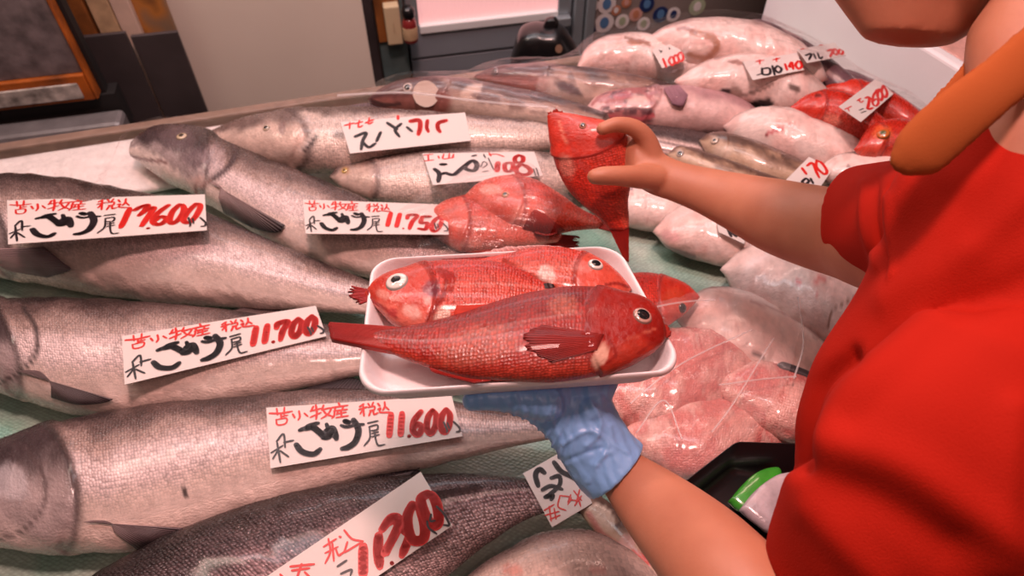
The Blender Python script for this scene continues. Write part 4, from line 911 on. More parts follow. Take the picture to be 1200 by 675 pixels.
def tube(pts, radii, n=24, m=16, flat=1.0):
    q = resample(np.hstack([np.asarray(pts, float), np.asarray(radii, float)[:, None]]), n)
    C = q[:, :3]; R = q[:, 3]; ax = np.gradient(C, axis=0); ax /= np.linalg.norm(ax, axis=1)[:, None]
    u = np.cross(ax, [0.13, .21, 1]); u /= np.linalg.norm(u, axis=1)[:, None]; v = np.cross(ax, u)
    V = []; rows = 0
    cs = [(C[0] - ax[0] * R[0] * s, R[0] * math.sqrt(1 - s * s), 0) for s in (.9, .6, .3)] + [(C[i], R[i], i) for i in range(n)] + [(C[-1] + ax[-1] * R[-1] * s, R[-1] * math.sqrt(1 - s * s), n - 1) for s in (.3, .6, .9)]
    for c, r, i in cs:
        for j in range(m):
            t = 2 * math.pi * j / m; V.append(c + u[i] * r * math.cos(t) + v[i] * r * flat * math.sin(t))
    k = len(cs); V.append(C[0] - ax[0] * R[0]); V.append(C[-1] + ax[-1] * R[-1])
    return np.array(V), ringfaces(k, m)
def ell(c, rx, ry, rz, n=20, m=28, R=None):
    V = []
    for i in range(1, n):
        a = math.pi * i / n
        for j in range(m):
            t = 2 * math.pi * j / m; V.append((rx * math.sin(a) * math.cos(t), ry * math.sin(a) * math.sin(t), rz * math.cos(a)))
    V += [(0, 0, rz), (0, 0, -rz)]
    V = np.array(V)
    if R is not None: V = V @ np.asarray(R).T
    return V + np.asarray(c), ringfaces(n - 1, m)
def merged(name, parts, voxel, mat, parent, smooth=8, wr=None):
    VV = []; FF = []; k = 0
    for V, F in parts:
        VV.append(V); FF += [tuple(i + k for i in f) for f in F]; k += len(V)
    VV = np.vstack(VV)
    me = bpy.data.meshes.new('tmp'); me.from_pydata(VV.tolist(), [], FF); me.update()
    import bmesh
    bm = bmesh.new(); bm.from_mesh(me); bmesh.ops.recalc_face_normals(bm, faces=bm.faces); bm.to_mesh(me); bm.free()
    o = bpy.data.objects.new('tmp', me); SC.collection.objects.link(o)
    r = o.modifiers.new('r', 'REMESH'); r.mode = 'VOXEL'; r.voxel_size = voxel
    s = o.modifiers.new('s', 'SMOOTH'); s.factor = .5; s.iterations = smooth
    dg = bpy.context.evaluated_depsgraph_get(); dg.update()
    m2 = bpy.data.meshes.new_from_object(o.evaluated_get(dg))
    n = len(m2.vertices); V = np.empty(n * 3); m2.vertices.foreach_get('co', V); V = V.reshape(-1, 3)
    N = np.empty(n * 3); m2.vertices.foreach_get('normal', N); N = N.reshape(-1, 3)
    if wr is not None: V = V + N * wr(V, N)[:, None]
    F = [tuple(p.vertices) for p in m2.polygons]
    bpy.data.objects.remove(o)
    return V, F
M_skin, nt, b = newmat('skin')
b.inputs['Roughness'].default_value = .5
b.inputs['Subsurface Weight'].default_value = .12; b.inputs['Subsurface Scale'].default_value = .01; b.inputs['Subsurface Radius'].default_value = (1, .35, .2)
tc = N_(nt, 'ShaderNodeTexCoord'); n = N_(nt, 'ShaderNodeTexNoise'); n.inputs['Scale'].default_value = 22; n.inputs['Detail'].default_value = 5; nt.links.new(tc.outputs['Object'], n.inputs['Vector'])
cr = N_(nt, 'ShaderNodeValToRGB'); cr.color_ramp.elements[0].position = .3; cr.color_ramp.elements[0].color = (.47, .17, .095, 1); cr.color_ramp.elements[1].position = .7; cr.color_ramp.elements[1].color = (.56, .225, .13, 1)
nt.links.new(n.outputs['Fac'], cr.inputs[0]); nt.links.new(cr.outputs[0], b.inputs['Base Color'])
n2 = N_(nt, 'ShaderNodeTexNoise'); n2.inputs['Scale'].default_value = 320; n2.inputs['Detail'].default_value = 3; nt.links.new(tc.outputs['Object'], n2.inputs['Vector'])
bp = N_(nt, 'ShaderNodeBump'); bp.inputs['Strength'].default_value = .12; bp.inputs['Distance'].default_value = .001; nt.links.new(n2.outputs['Fac'], bp.inputs['Height']); nt.links.new(bp.outputs[0], b.inputs['Normal'])
M_shirt = plain('red_jersey', (.44, .013, .004), .82, bump=.25, bscale=900, spec=.15)
M_orange = plain('orange_rib_collar', (.38, .09, .022), .85, bump=.08, bscale=700, spec=.15)
M_glove, nt, b = newmat('blue_nitrile'); b.inputs['Base Color'].default_value = (.24, .50, .92, 1); b.inputs['Roughness'].default_value = .36; b.inputs['Coat Weight'].default_value = .15
tc = N_(nt, 'ShaderNodeTexCoord'); mp = N_(nt, 'ShaderNodeMapping'); mp.inputs['Rotation'].default_value = (0, 0, -.45); nt.links.new(tc.outputs['Object'], mp.inputs[0])
wv = N_(nt, 'ShaderNodeTexWave'); wv.inputs['Scale'].default_value = 34; wv.inputs['Distortion'].default_value = 9; wv.inputs['Detail'].default_value = 3; wv.inputs['Detail Scale'].default_value = .6; nt.links.new(mp.outputs[0], wv.inputs['Vector'])
bp = N_(nt, 'ShaderNodeBump'); bp.inputs['Strength'].default_value = .5; bp.inputs['Distance'].default_value = .0015; nt.links.new(wv.outputs['Fac'], bp.inputs['Height']); nt.links.new(bp.outputs[0], b.inputs['Normal'])
M_hair = plain('dark_hair', (.02, .014, .012), .5, bump=.5, bscale=300)

wk = empty('person', PD(1180, 300, .5) * [1, 1, 0]); 
tag(wk, 'person in red shirt, bare hand lifting a red fish, gloved hand carrying the foam tray', 'person')
# bare right arm and hand
parts = [loftpx([((745, 160), (742, 216)), ((772, 177), (764, 228)), ((800, 190), (785, 235)), ((840, 199), (815, 248)), ((880, 206), (850, 268)), ((925, 213), (890, 292)), ((965, 219), (935, 311)), ((1002, 221), (985, 328)), ((1045, 212), (1030, 345)), ((1100, 200), (1095, 360))],
                [.905, .90, .895, .885, .865, .83, .80, .76, .70, .64], [.5, .72, .8, .85, .9, .9, .9], 70),
         loftpx([((722, 164), (730, 206)), ((740, 158), (740, 214)), ((765, 172), (758, 224))], [.912, .91, .905], [.34, .38, .5], 20)]
def dpt(L): return [PD(x, y, d) for x, y, d in L]
parts += [tube(dpt([(766, 186, .900), (757, 163, .892), (743, 150, .884), (723, 146, .878), (706, 151, .875)]), [.0145, .0130, .0115, .0100, .0085]),
          tube(dpt([(768, 208, .893), (745, 207, .877), (724, 206, .866), (706, 206, .861), (697, 207, .860)]), [.0175, .0150, .0128, .0118, .0100]),
          tube(dpt([(750, 178, .925), (735, 168, .945), (715, 170, .958), (696, 178, .955)]), [.0100, .0095, .0088, .0075]),
          tube(dpt([(750, 192, .925), (733, 186, .948), (712, 190, .960), (694, 198, .955)]), [.0100, .0092, .0086, .0072]),
          tube(dpt([(750, 206, .922), (735, 204, .945), (718, 208, .955), (704, 214, .950)]), [.0092, .0085, .0078, .0065])]
# forearm that goes into the glove, with a plain hand inside it
parts += [loftpx([((694, 548), (733, 525)), ((700, 562), (741, 527)), ((706, 574), (750, 532)), ((735, 622), (800, 560)), ((771, 675), (862, 602)), ((805, 730), (915, 648)), ((850, 785), (975, 695)), ((905, 800), (1030, 700)), ((960, 770), (1070, 670))],
                 [.600, .602, .600, .575, .535, .50, .485, .48, .475], [.6, .75, .85, .9, .9], 80)]
# neck, jaw, head (most of the head is above the picture)
parts += [loftpx([((1138, 30), (1285, -40)), ((1136, 60), (1292, 20)), ((1138, 95), (1300, 70)), ((1130, 150), (1330, 120)), ((1110, 210), (1370, 180))], [.50, .49, .48, .47, .47], [.8, .8, .75, .6], 30),
          loftpx([((1210, -330), (1230, -330)), ((1120, -330), (1330, -260)), ((1040, -280), (1370, -190)), ((990, -200), (1370, -120)), ((978, -120), (1345, -60)), ((972, -60), (1290, -15)), ((974, -22), (1200, 8)), ((990, 8), (1160, 26))],
                 [.54] * 8, [.5, .72, .78, .78, .74, .68, .6, .5], 44)]
FD = .54
def fpt(x, y, d=0): return PD(x, y, FD + d)
parts += [tube([fpt(992, -140), fpt(970, -105), fpt(958, -90)], [.008, .012, .011]),
          tube([fpt(980, -58, -.02), fpt(970, -52), fpt(980, -58, .02)], [.006, .008, .006]), tube([fpt(986, -42, -.018), fpt(974, -40), fpt(986, -42, .018)], [.006, .008, .006])]
bodyV, bodyF = merged('body', parts, .0026, M_skin, wk, 6)
mesh('body', bodyV, bodyF, M_skin, wk)
for s in (-1, 1):
    c = fpt(1006, -150, s * .034) ; o = mesh('eyeball', *ell(c, .012, .012, .012), plain('eye_white', (.7, .7, .7), .2), wk)
    mesh('pupil', *ell(c + [-.0095, 0, 0], .004, .005, .005), M_black, o)
    mesh('ear', *ell(fpt(1190, -120, s * .082), .018, .010, .030), M_skin, wk)
hairV, hairF = merged('hair', [loftpx([((1225, -350), (1245, -345)), ((1110, -345), (1350, -270)), ((1030, -290), (1392, -185)), ((1010, -235), (1392, -120)), ((1120, -190), (1370, -60)), ((1200, -120), (1340, -30))], [.54] * 6, [.5, .78, .84, .84, .84, .8], 30)], .004, M_hair, wk, 4)
mesh('hair', hairV, hairF, M_hair, wk)

# shirt: torso and both sleeves in one knit surface, folds modelled in
def folds(V, N):
    d = np.zeros(len(V)); q = proj(V)
    for pts, w, h in [([(1100, 230), (1010, 330), (960, 430), (935, 520)], 26, -.004), ([(1130, 300), (1050, 400), (980, 470), (950, 560)], 30, .006), ([(1000, 420), (960, 450), (945, 500), (940, 545)], 12, -.010),
                      ([(960, 560), (1030, 590), (1110, 640)], 26, -.005), ([(980, 520), (1060, 545), (1140, 600), (1200, 640)], 26, .005), ([(1200, 230), (1120, 300), (1040, 350)], 22, .004), ([(1200, 330), (1120, 380), (1060, 430), (1000, 490)], 20, -.004),
                      ([(1012, 215), (1010, 260), (1020, 310)], 5, .003), ([(1026, 210), (1024, 260), (1034, 315)], 5, -.003), ([(1038, 230), (1038, 280), (1040, 320)], 5, .003), ([(1190, 480), (1180, 560), (1170, 660)], 20, .004), ([(950, 600), (990, 640), (1030, 680)], 22, .004)]:
        k = np.exp(-(poly_dist(q, resample(pts, 30)) / w) ** 2); d += k * h
    d += .003 * (fbm(V[:, 0] * 9 + V[:, 2] * 5, V[:, 1] * 9 - V[:, 2] * 7, 8) - .5)
    return d
def sleeve(pairs, depths, ratio, deep=.03):
    """sleeve whose open cuff is a turned-in hem; first pair is the cuff"""
    q = resample(np.hstack([np.array([[a, b_, c, d] for (a, b_), (c, d) in pairs], float), np.asarray(depths, float)[:, None] * 400]), 30)
    T = PD(q[:, 0], q[:, 1], q[:, 4] / 400); B = PD(q[:, 2], q[:, 3], q[:, 4] / 400)
    C = (T + B) / 2; A = np.linalg.norm(T - B, axis=1) / 2; w = (T - B) / (2 * A)[:, None]; ax = np.gradient(C, axis=0); ax /= np.linalg.norm(ax, axis=1)[:, None]
    nn = np.cross(ax, w); nn /= np.linalg.norm(nn, axis=1)[:, None]; m = 40; V = []
    seq = [(C[0] + ax[0] * deep, A[0] - .008, 0), (C[0] + ax[0] * .002, A[0] - .007, 0), (C[0] - ax[0] * .002, A[0] - .003, 0)] + [(C[i], A[i], i) for i in range(30)] + [(C[-1] + ax[-1] * .03, A[-1] * .6, 29)]
    for c, a, i in seq:
        for j in range(m): t = 2 * math.pi * j / m; V.append(c + w[i] * a * math.cos(t) + nn[i] * a * ratio * math.sin(t))
    V.append(seq[0][0]); V.append(seq[-1][0]); return np.array(V), ringfaces(len(seq), m)
shirt = [loftpx([((1120, 120), (1262, 60)), ((1088, 160), (1330, 95)), ((1052, 212), (1385, 160)), ((1036, 275), (1440, 280)), ((1004, 350), (1460, 400)), ((956, 432), (1440, 520)), ((932, 500), (1410, 640)), ((930, 560), (1390, 740)), ((940, 640), (1370, 850)), ((980, 760), (1350, 960))],
                [.48, .48, .485, .49, .50, .52, .54, .56, .585, .62], [.45, .6, .62, .6, .55, .5, .5], 60, 48),
         sleeve([((1003, 196), (1012, 334)), ((1022, 192), (1030, 344)), ((1060, 186), (1062, 352)), ((1110, 180), (1110, 360))], [.755, .735, .68, .60], .92),
         sleeve([((897, 655), (1060, 850)), ((905, 610), (1110, 800)), ((935, 540), (1200, 740)), ((1000, 450), (1290, 640)), ((1090, 370), (1350, 520))], [.485, .475, .45, .43, .43], .62)]
sV, sF = merged('shirt', shirt, .0040, M_shirt, wk, 8, folds)
shirt_o = mesh('shirt', sV, sF, M_shirt, wk); shirt_o['label'] = 'red short sleeved shirt'
cV, cF = merged('collar', [loftpx([((1041, 186), (1068, 208)), ((1050, 160), (1098, 204)), ((1078, 128), (1134, 174)), ((1112, 100), (1170, 142)), ((1150, 72), (1206, 112)), ((1200, 30), (1250, 80)), ((1260, -10), (1310, 50)), ((1330, -20), (1370, 60))], [.430, .428, .425, .425, .43, .44, .46, .49], [.45, .4, .35, .35, .35], 60, 36, .9)], .0028, M_orange, wk, 6)
o = mesh('collar', cV, cF, M_orange, wk); o['label'] = 'thick orange collar'
cV, cF = merged('collar', [loftpx([((1078, 134), (1092, 146)), ((1098, 108), (1118, 124)), ((1120, 84), (1140, 100)), ((1136, 62), (1156, 80))], [.50, .50, .50, .50], [.3], 30, 24)], .0024, M_orange, wk, 3)
mesh('collar_stand', cV, cF, M_orange, wk)

# glove
def glwr(V, N):
    q = proj(V); d = np.zeros(len(V))
    for k in range(24):
        t = k / 23; x0 = 578 + 88 * t; y0 = 458 + 10 * t; x1 = 588 + 70 * t; y1 = 486 + 62 * t
        x1 += 12 * math.sin(k * 2.1); 
        pts = [(x0 + 14 + 6 * math.sin(k), y0), ((x0 + x1) / 2 + 12, (y0 + y1) / 2), (x1, y1)]
        dd = poly_dist(q, resample(pts, 10)); d += .0007 * np.exp(-(dd / 1.5) ** 2)
    for pts, w, h in [([(690, 470), (703, 490), (700, 510), (688, 522)], 3, .0018), ([(660, 520), (690, 505), (712, 520), (700, 545)], 3, .0016), ([(715, 500), (720, 520), (735, 530)], 3, .0014), ([(665, 540), (690, 530), (705, 525)], 3, -.0014), ([(690, 565), (700, 540), (716, 530)], 3, .0012)]:
        d += h * np.exp(-(poly_dist(q, resample(pts, 20)) / w) ** 2)
    d += .0012 * (fbm(V[:, 0] * 90, V[:, 1] * 90 + V[:, 2] * 60, 4) - .5)
    return d
gl = [loftpx([((600, 452), (592, 483)), ((640, 446), (620, 494)), ((680, 448), (642, 514)), ((712, 462), (654, 534)), ((727, 488), (666, 554)), ((740, 508), (679, 572)), ((754, 520), (691, 584))], [.583, .588, .595, .60, .604, .604, .604], [.45, .42, .40, .45, .6, .72, .85], 40, 40, .2),
      tube(dpt([(640, 470, .585), (600, 466, .580), (572, 466, .577), (553, 470, .575)]), [.017, .0125, .0110, .0085]),
      tube([P(660, 455, .322), P(630, 425, .328), P(605, 408, .330), P(588, 400, .330)], [.011, .010, .009, .0075]),
      tube([P(672, 452, .322), P(650, 418, .328), P(630, 395, .330), P(615, 382, .330)], [.011, .010, .009, .0075]),
      tube([P(690, 452, .322), P(680, 415, .328), P(668, 390, .330), P(655, 375, .330)], [.011, .010, .009, .0075]),
      tube([P(690, 480, .31), P(706, 455, .315), P(715, 430, .322), P(716, 412, .326)], [.013, .012, .010, .008])]
gV, gF = merged('glove', gl, .0017, M_glove, wk, 5, glwr)
o = mesh('glove', gV, gF, M_glove, wk); o['label'] = 'thin wrinkled blue glove'

# ------------------------------------------------------------------ black tray by the shirt
bt = empty('black_tray', P(870, 560, .1)); tag(bt, 'glossy black plastic tray partly hidden by the red shirt, holding small packets', 'tray')
ZB = .13
Hb = homog([(0, 0), (1, 0), (1, 1), (0, 1)], [(862, 519), (1060, 525), (1010, 700), (770, 590)])
V = []; lay = [(.86, -.05), (.97, -.004), (1, 0), (1, .003), (.965, .003), (.85, -.045), (.5, -.045)]
for s, dz in lay:
    q = hmap(Hb, rrect(s, .08)); w = P(q[:, 0], q[:, 1], ZB); w[:, 2] += dz; V += list(w)
V = np.array(V); mesh('tray_body', np.vstack([V, V[:40].mean(0), V[-40:].mean(0)]), ringfaces(len(lay), 40), M_black, bt)
def packet(name, label, pts, z, th, mat, group=None, wr=.002):
    e = P(*np.mean(pts, axis=0), z); o2 = blob_from_outline(name, pts, ZP, e, th, mat, None, 48, 10, 5, wr); tag(o2, label, 'packet', group); return o2
packet('green_packet', 'bright green packet inside the black tray', [(853, 588), (868, 570), (884, 556), (902, 549), (915, 552), (912, 580), (890, 600), (868, 600)], .105, .008, plain('green_film', (.05, .36, .03), .25, coat=.5, noise=.3, nscale=50))
packet('clear_packet', 'crinkled whitish clear packet leaning on the green packet', [(866, 598), (880, 580), (896, 566), (915, 556), (935, 560), (935, 610), (905, 625), (885, 614)], .122, .008, plain('cloudy_film', (.62, .52, .55), .2, coat=.6, noise=.3, nscale=60, bump=.5, bscale=90))
o = mesh('black_rod', *tube([P(918, 432, .085), P(940, 440, .085), P(975, 455, .085)], [.009, .009, .009]), plain('dark_grey_rod', (.05, .04, .045), .35)); tag(o, 'dark grey rod end lying on the pale fish next to the red shirt', 'rod')
# ------------------------------------------------------------------ price cards
class Pen:
    """brush strokes laid on a card's own plane"""
    def __init__(s, p0, n): s.p0 = p0; s.n = n; s.k = 0
    def put(s, pts, w):
        q = resample(pts, max(8, int(len(pts) * 7)), 8) if len(pts) > 1 else np.array(pts * 2, float) + [[0, 0], [.4, 0]]
        w = w * 1.2; wd = np.interp(np.linspace(0, 1, len(q)), [0, .12, .85, 1], [w * .85, w, w, w * .7])
        X = PP(q[:, 0], q[:, 1], s.p0 + s.n * (.0004 + .00001 * s.k), s.n); s.k += 1
        r = wd / 2 * ((X - EYE) @ FW) / FOC
        V = []; F = []
        t = np.gradient(X, axis=0); t /= np.maximum(np.linalg.norm(t, axis=1), 1e-9)[:, None]; u = np.cross(s.n, t); u /= np.maximum(np.linalg.norm(u, axis=1), 1e-9)[:, None]
        for i in range(len(X)): V += [X[i] + u[i] * r[i], X[i] - u[i] * r[i]]
        F = [(2 * i, 2 * i + 1, 2 * i + 3, 2 * i + 2) for i in range(len(X) - 1)]
        for i in ([0, len(X) - 1] if w < 4 else range(0, len(X), 2)):
            b = len(V); e = u[i]; g = t[i]
            for a in range(12): V.append(X[i] + (e * math.cos(a * math.pi / 6) + g * math.sin(a * math.pi / 6)) * r[i] + s.n * .000004)
            F.append(tuple(range(b, b + 12)))
        return V, F
def price_card(label, corners, strokes, lift=.003, cat='price card', group='handwritten price cards', card=None, zfix=None, thin=.0008):
    c = np.array(corners, float)
    H = homog([(0, 0), (1, 0), (1, 1), (0, 1)], corners)
    uv = [(a, b_) for a in np.linspace(.04, .96, 7) for b_ in (.1, .5, .9)]
    hits = [castall(*hmap(H, [q])[0]) for q in uv]; hits = np.array([h for h in hits if h is not None])
    if zfix is not None: p0 = np.array([0, 0, zfix]); n = ZP
    else:
        A = np.c_[hits[:, 0], hits[:, 1], np.ones(len(hits))]; s = np.linalg.lstsq(A.T @ A + np.diag([.004, .004, 0]), A.T @ hits[:, 2], rcond=None)[0]
        s[:2] = np.clip(s[:2], -.35, .35); s[2] = (hits[:, 2] - hits[:, :2] @ s[:2]).mean()
        n = np.array([-s[0], -s[1], 1.]); n /= np.linalg.norm(n)
        p0 = np.array([0, 0, s[2]]); d = (hits - p0) @ n; p0 = p0 + n * (np.percentile(d, 88) + lift)
    G = np.zeros((16, 6, 3))
    for i, a in enumerate(np.linspace(0, 1, 16)):
        for j, b_ in enumerate(np.linspace(0, 1, 6)):
            q = hmap(H, [(a, b_)])[0]; G[i, j] = PP(q[0], q[1], p0, n)
    V, F = solidify(G, thin, n)
    o = mesh('price_card', V, F, card or M_card, smooth=False); tag(o, label, cat, group)
    pen = Pen(p0 + n * thin / 2, n)
    Hi = np.linalg.inv(H)
    for nm, mt in (('red_lettering', M_redink), ('black_lettering', M_blkink), ('black_yen_mark', M_blkink)):
        VV = []; FF = []
        for col, w, pts in strokes:
            if (col == 'r') != (nm[0] == 'r'): continue
            if col != 'r' and (hmap(Hi, [np.mean(np.asarray(pts, float), axis=0)])[0][0] > .86) != ('yen' in nm): continue
            v, f = pen.put([tuple(map(float, p)) for p in pts], w); k = len(VV); VV += v; FF += [tuple(i + k for i in ff) for ff in f]
        if VV: mesh(nm, VV, FF, mt, o, smooth=False)
    return o
# template of the salmon cards, written in the frame of the 13,600 card (enlarged crop)
TQ = [(40, 70), (1125, 38), (1137, 235), (45, 312)]
R_ = [(10, [(55, 93), (110, 95), (170, 88)]), (8, [(92, 74), (95, 102)]), (8, [(132, 70), (128, 100)]), (8, [(112, 98), (112, 118)]), (8, [(114, 108), (146, 104)]), (8, [(86, 120), (92, 142), (132, 138), (138, 116), (86, 121)]),
      (9, [(172, 100), (182, 116)]), (9, [(206, 88), (208, 112), (198, 126)]), (8, [(233, 98), (250, 112)]),
      (9, [(284, 70), (268, 92)]), (9, [(266, 90), (325, 80)]), (10, [(298, 65), (300, 95), (292, 126)]), (9, [(264, 116), (322, 98)]), (9, [(340, 66), (328, 88)]), (9, [(330, 86), (378, 80), (358, 106), (320, 124)]), (9, [(336, 90), (352, 106), (382, 116)]),
      (9, [(424, 58), (430, 72)]), (9, [(384, 78), (474, 70)]), (8, [(404, 78), (398, 90)]), (8, [(448, 76), (440, 88)]), (9, [(394, 93), (468, 88)]), (9, [(396, 93), (392, 112), (378, 124)]), (8, [(414, 96), (406, 110)]), (8, [(410, 106), (460, 100)]), (9, [(432, 92), (432, 120)]), (8, [(402, 122), (470, 116)]),
      (9, [(566, 66), (540, 78)]), (9, [(536, 90), (584, 80)]), (9, [(562, 72), (558, 120)]), (8, [(556, 92), (538, 110)]), (8, [(592, 64), (600, 76)]), (8, [(624, 60), (612, 76)]), (8, [(592, 82), (626, 78), (622, 94), (596, 96)]), (9, [(604, 96), (586, 120)]), (9, [(616, 94), (618, 114), (642, 108)]),
      (9, [(650, 66), (660, 78)]), (9, [(646, 92), (662, 88), (656, 106), (720, 108)]), (9, [(692, 60), (688, 80), (672, 98)]), (8, [(688, 78), (710, 96)])]
B_ = [(8, [(52, 252), (112, 226)]), (9, [(84, 214), (94, 292)]), (8, [(86, 244), (58, 276)]), (8, [(96, 246), (136, 272)]), (9, [(82, 208), (118, 180), (122, 234)]), (9, [(118, 214), (166, 208)]),
      (17, [(202, 168), (232, 160), (255, 150), (305, 142)]), (24, [(235, 162), (268, 158), (300, 178), (322, 196), (336, 204)]), (15, [(345, 148), (352, 175), (336, 205)]), (24, [(340, 176), (375, 168), (390, 212)]), (22, [(376, 170), (352, 200), (318, 204)]), (22, [(178, 226), (206, 256), (262, 268), (302, 248)]),
      (13, [(424, 156), (452, 164), (500, 158), (554, 156)]), (20, [(446, 138), (470, 146)]), (24, [(496, 136), (516, 180), (492, 226), (452, 248), (414, 254)]),
      (8, [(574, 152), (634, 144)]), (8, [(578, 168), (626, 162), (622, 182), (582, 186)]), (8, [(580, 170), (574, 216), (536, 248)]), (7, [(590, 198), (628, 192)]), (7, [(586, 212), (630, 204)]), (8, [(606, 190), (606, 226), (616, 250), (652, 248)])]
YEN = [(9, [(1036, 164), (1046, 200), (1042, 212)]), (8, [(1058, 168), (1064, 196)]), (9, [(1100, 164), (1128, 190), (1126, 208), (1104, 212)])]
DIG = {'0': [[(.62, .02), (.25, .3), (.08, .75), (.3, .98), (.68, .7), (.85, .25), (.66, .02)]], '1': [[(.62, .05), (.30, .98)]], '2': [[(.1, .3), (.5, .04), (.8, .25), (.4, .6), (.05, .95), (.9, .85)]],
       '3': [[(.1, .14), (.75, .04), (.42, .42), (.8, .55), (.62, .85), (.05, .96)]], '5': [[(.3, .1), (.2, .5), (.72, .5), (.6, .9), (.05, .9)], [(.3, .1), (.95, .05)]],
       '6': [[(.78, .03), (.25, .4), (.1, .8), (.42, .98), (.74, .72), (.5, .55), (.15, .75)]], '7': [[(.08, .3), (.2, .08), (.88, .06), (.5, .5), (.3, .98)]], '8': [[(.7, .1), (.3, .12), (.3, .4), (.7, .6), (.6, .95), (.15, .9), (.2, .6), (.65, .38), (.72, .1)]],
       '4': [[(.5, .05), (.1, .6), (.8, .6)], [(.65, .35), (.5, .98)]], '9': [[(.8, .2), (.4, .05), (.15, .3), (.5, .5), (.8, .2), (.5, .98)]]}
def digits(s, x0, y0, x1, y1, w, rise=0, slant=.0, col='r', gap=.0):
    """digits filling the box; y measured down; rise lowers y with x; '.' is a dot"""
    out = []; n = sum(.75 if ch == '1' else .25 if ch in '. ' else 1 for ch in s); u = (x1 - x0) / n; x = x0
    for ch in s:
        cw_ = (.75 if ch == '1' else .25 if ch in '. ' else 1) * u
        t = (x + cw_ / 2 - x0) / (x1 - x0); dy = -rise * t
        if ch == '.': out.append((col, w * .55, [(x + cw_ * .2, y1 + dy), (x + cw_ * .3, y1 + dy)]))
        elif ch != ' ':
            for st_ in DIG[ch]: out.append((col, w, [(x + a * cw_ * (1 - gap) + slant * (1 - b_) * (y1 - y0), y0 + b_ * (y1 - y0) + dy) for a, b_ in st_]))
        x += cw_
    return out
def salmon_card(label, corners, price, wscale, black=True):
    H = homog(TQ, corners); out = []
    k = wscale
    for w, p in R_: out.append(('r', w * k * 1.12, hmap(H, p)))
    for w, p in B_ + YEN: out.append(('b', w * k * (1.32 if w > 12 else 1.12), hmap(H, p)))
    for c, w, p in price: out.append((c, w * k * 1.22, hmap(H, p)))
    return price_card(label, corners, out)
k0 = 1 / 4.6875
p136 = [('r', 24, [(712, 116), (690, 165), (664, 218)]), ('r', 24, [(742, 122), (775, 104), (812, 96), (792, 128), (764, 152)]), ('r', 24, [(790, 132), (846, 108), (812, 160), (776, 214)]), ('r', 14, [(812, 222), (816, 222)]), ('r', 24, [(924, 96), (866, 140), (840, 186), (876, 202), (916, 172), (884, 158), (856, 180)]),
        ('r', 24, [(985, 92), (948, 130), (932, 176), (948, 196), (984, 170), (1010, 124), (1004, 96), (985, 92)]), ('r', 24, [(1076, 88), (1034, 130), (1008, 176), (1032, 192), (1068, 166), (1096, 118), (1098, 92), (1076, 88)])]
salmon_card('white handwritten card reading 13,600 yen on the salmon at the left edge', [(8.5, 235), (240, 228), (242.5, 270), (9.5, 286.5)], p136, k0)
salmon_card('white handwritten card reading 11,700 yen', [(143, 394), (370, 358.5), (382.5, 394), (146, 451)],
    digits('11.700', 668, 118, 1095, 226, 26, 22, .18), k0)
salmon_card('white handwritten card reading 11,600 yen on the salmon below the tray', [(312, 478), (529, 463.5), (542, 511.5), (317, 549)],
    digits('11.600', 664, 112, 1090, 222, 26, 10, .12), k0 * .98)
salmon_card('white handwritten card reading 11,750 yen, left of the red fish under film', [(355, 234), (523, 240), (526, 275), (358, 274)],
    digits('11.750', 668, 112, 1095, 214, 25, -8, .10), k0 * .76)
# 11,300 card: strokes traced in its own enlarged crop (x5.4 from 320,550)
def c4(p): return [(320 + x / 5.4, 550 + y / 5.4) for x, y in p]
s3 = [('r', 10, c4([(570, 490), (570, 680)])), ('r', 10, c4([(668, 420), (664, 520), (676, 615)])), ('r', 9, c4([(705, 530), (790, 370), (760, 320), (700, 360)])), ('r', 9, c4([(690, 380), (750, 305), (800, 330), (740, 470), (720, 530)])), ('r', 9, c4([(820, 380), (860, 420), (815, 545)])), ('r', 4, c4([(750, 592), (754, 595)])),
      ('r', 10.5, c4([(880, 225), (850, 300), (860, 400), (890, 450), (950, 440), (960, 360), (930, 250), (880, 225)])), ('r', 10.5, c4([(975, 155), (935, 190), (960, 280), (1000, 350), (1045, 340), (1040, 240), (1010, 170), (975, 155)])),
      ('b', 2.2, c4([(975, 330), (985, 370), (1035, 408)])), ('b', 2.2, c4([(1000, 285), (995, 325), (1025, 325)])), ('b', 2.4, c4([(1035, 235), (1080, 280), (1115, 350), (1080, 352)])), ('b', 2.4, c4([(408, 614), (465, 576)])), ('b', 2.4, c4([(430, 660), (495, 635), (490, 670)])),
      ('r', 2.2, c4([(320, 490), (400, 440)])), ('r', 2.2, c4([(350, 440), (362, 520), (330, 595)])), ('r', 2, c4([(330, 530), (410, 490)])), ('r', 2.2, c4([(375, 470), (385, 580)])), ('r', 2, c4([(395, 500), (415, 545), (440, 530)])), ('r', 2.2, c4([(450, 385), (500, 440), (570, 455)])), ('r', 2.2, c4([(420, 425), (430, 430)])), ('r', 2.2, c4([(470, 460), (450, 520), (420, 540)])), ('r', 2.2, c4([(455, 525), (570, 455)])),
      ('r', 2.6, c4([(110, 615), (260, 600)])), ('r', 2.6, c4([(120, 640), (230, 625)])), ('r', 2.6, c4([(180, 600), (150, 690)])), ('r', 2.2, c4([(200, 650), (240, 690)])), ('r', 2.2, c4([(45, 665), (70, 690)]))]
price_card('tilted white handwritten card reading 11,300 yen at the bottom edge', [(265, 708), (493, 553), (530, 616), (302, 771)], s3)

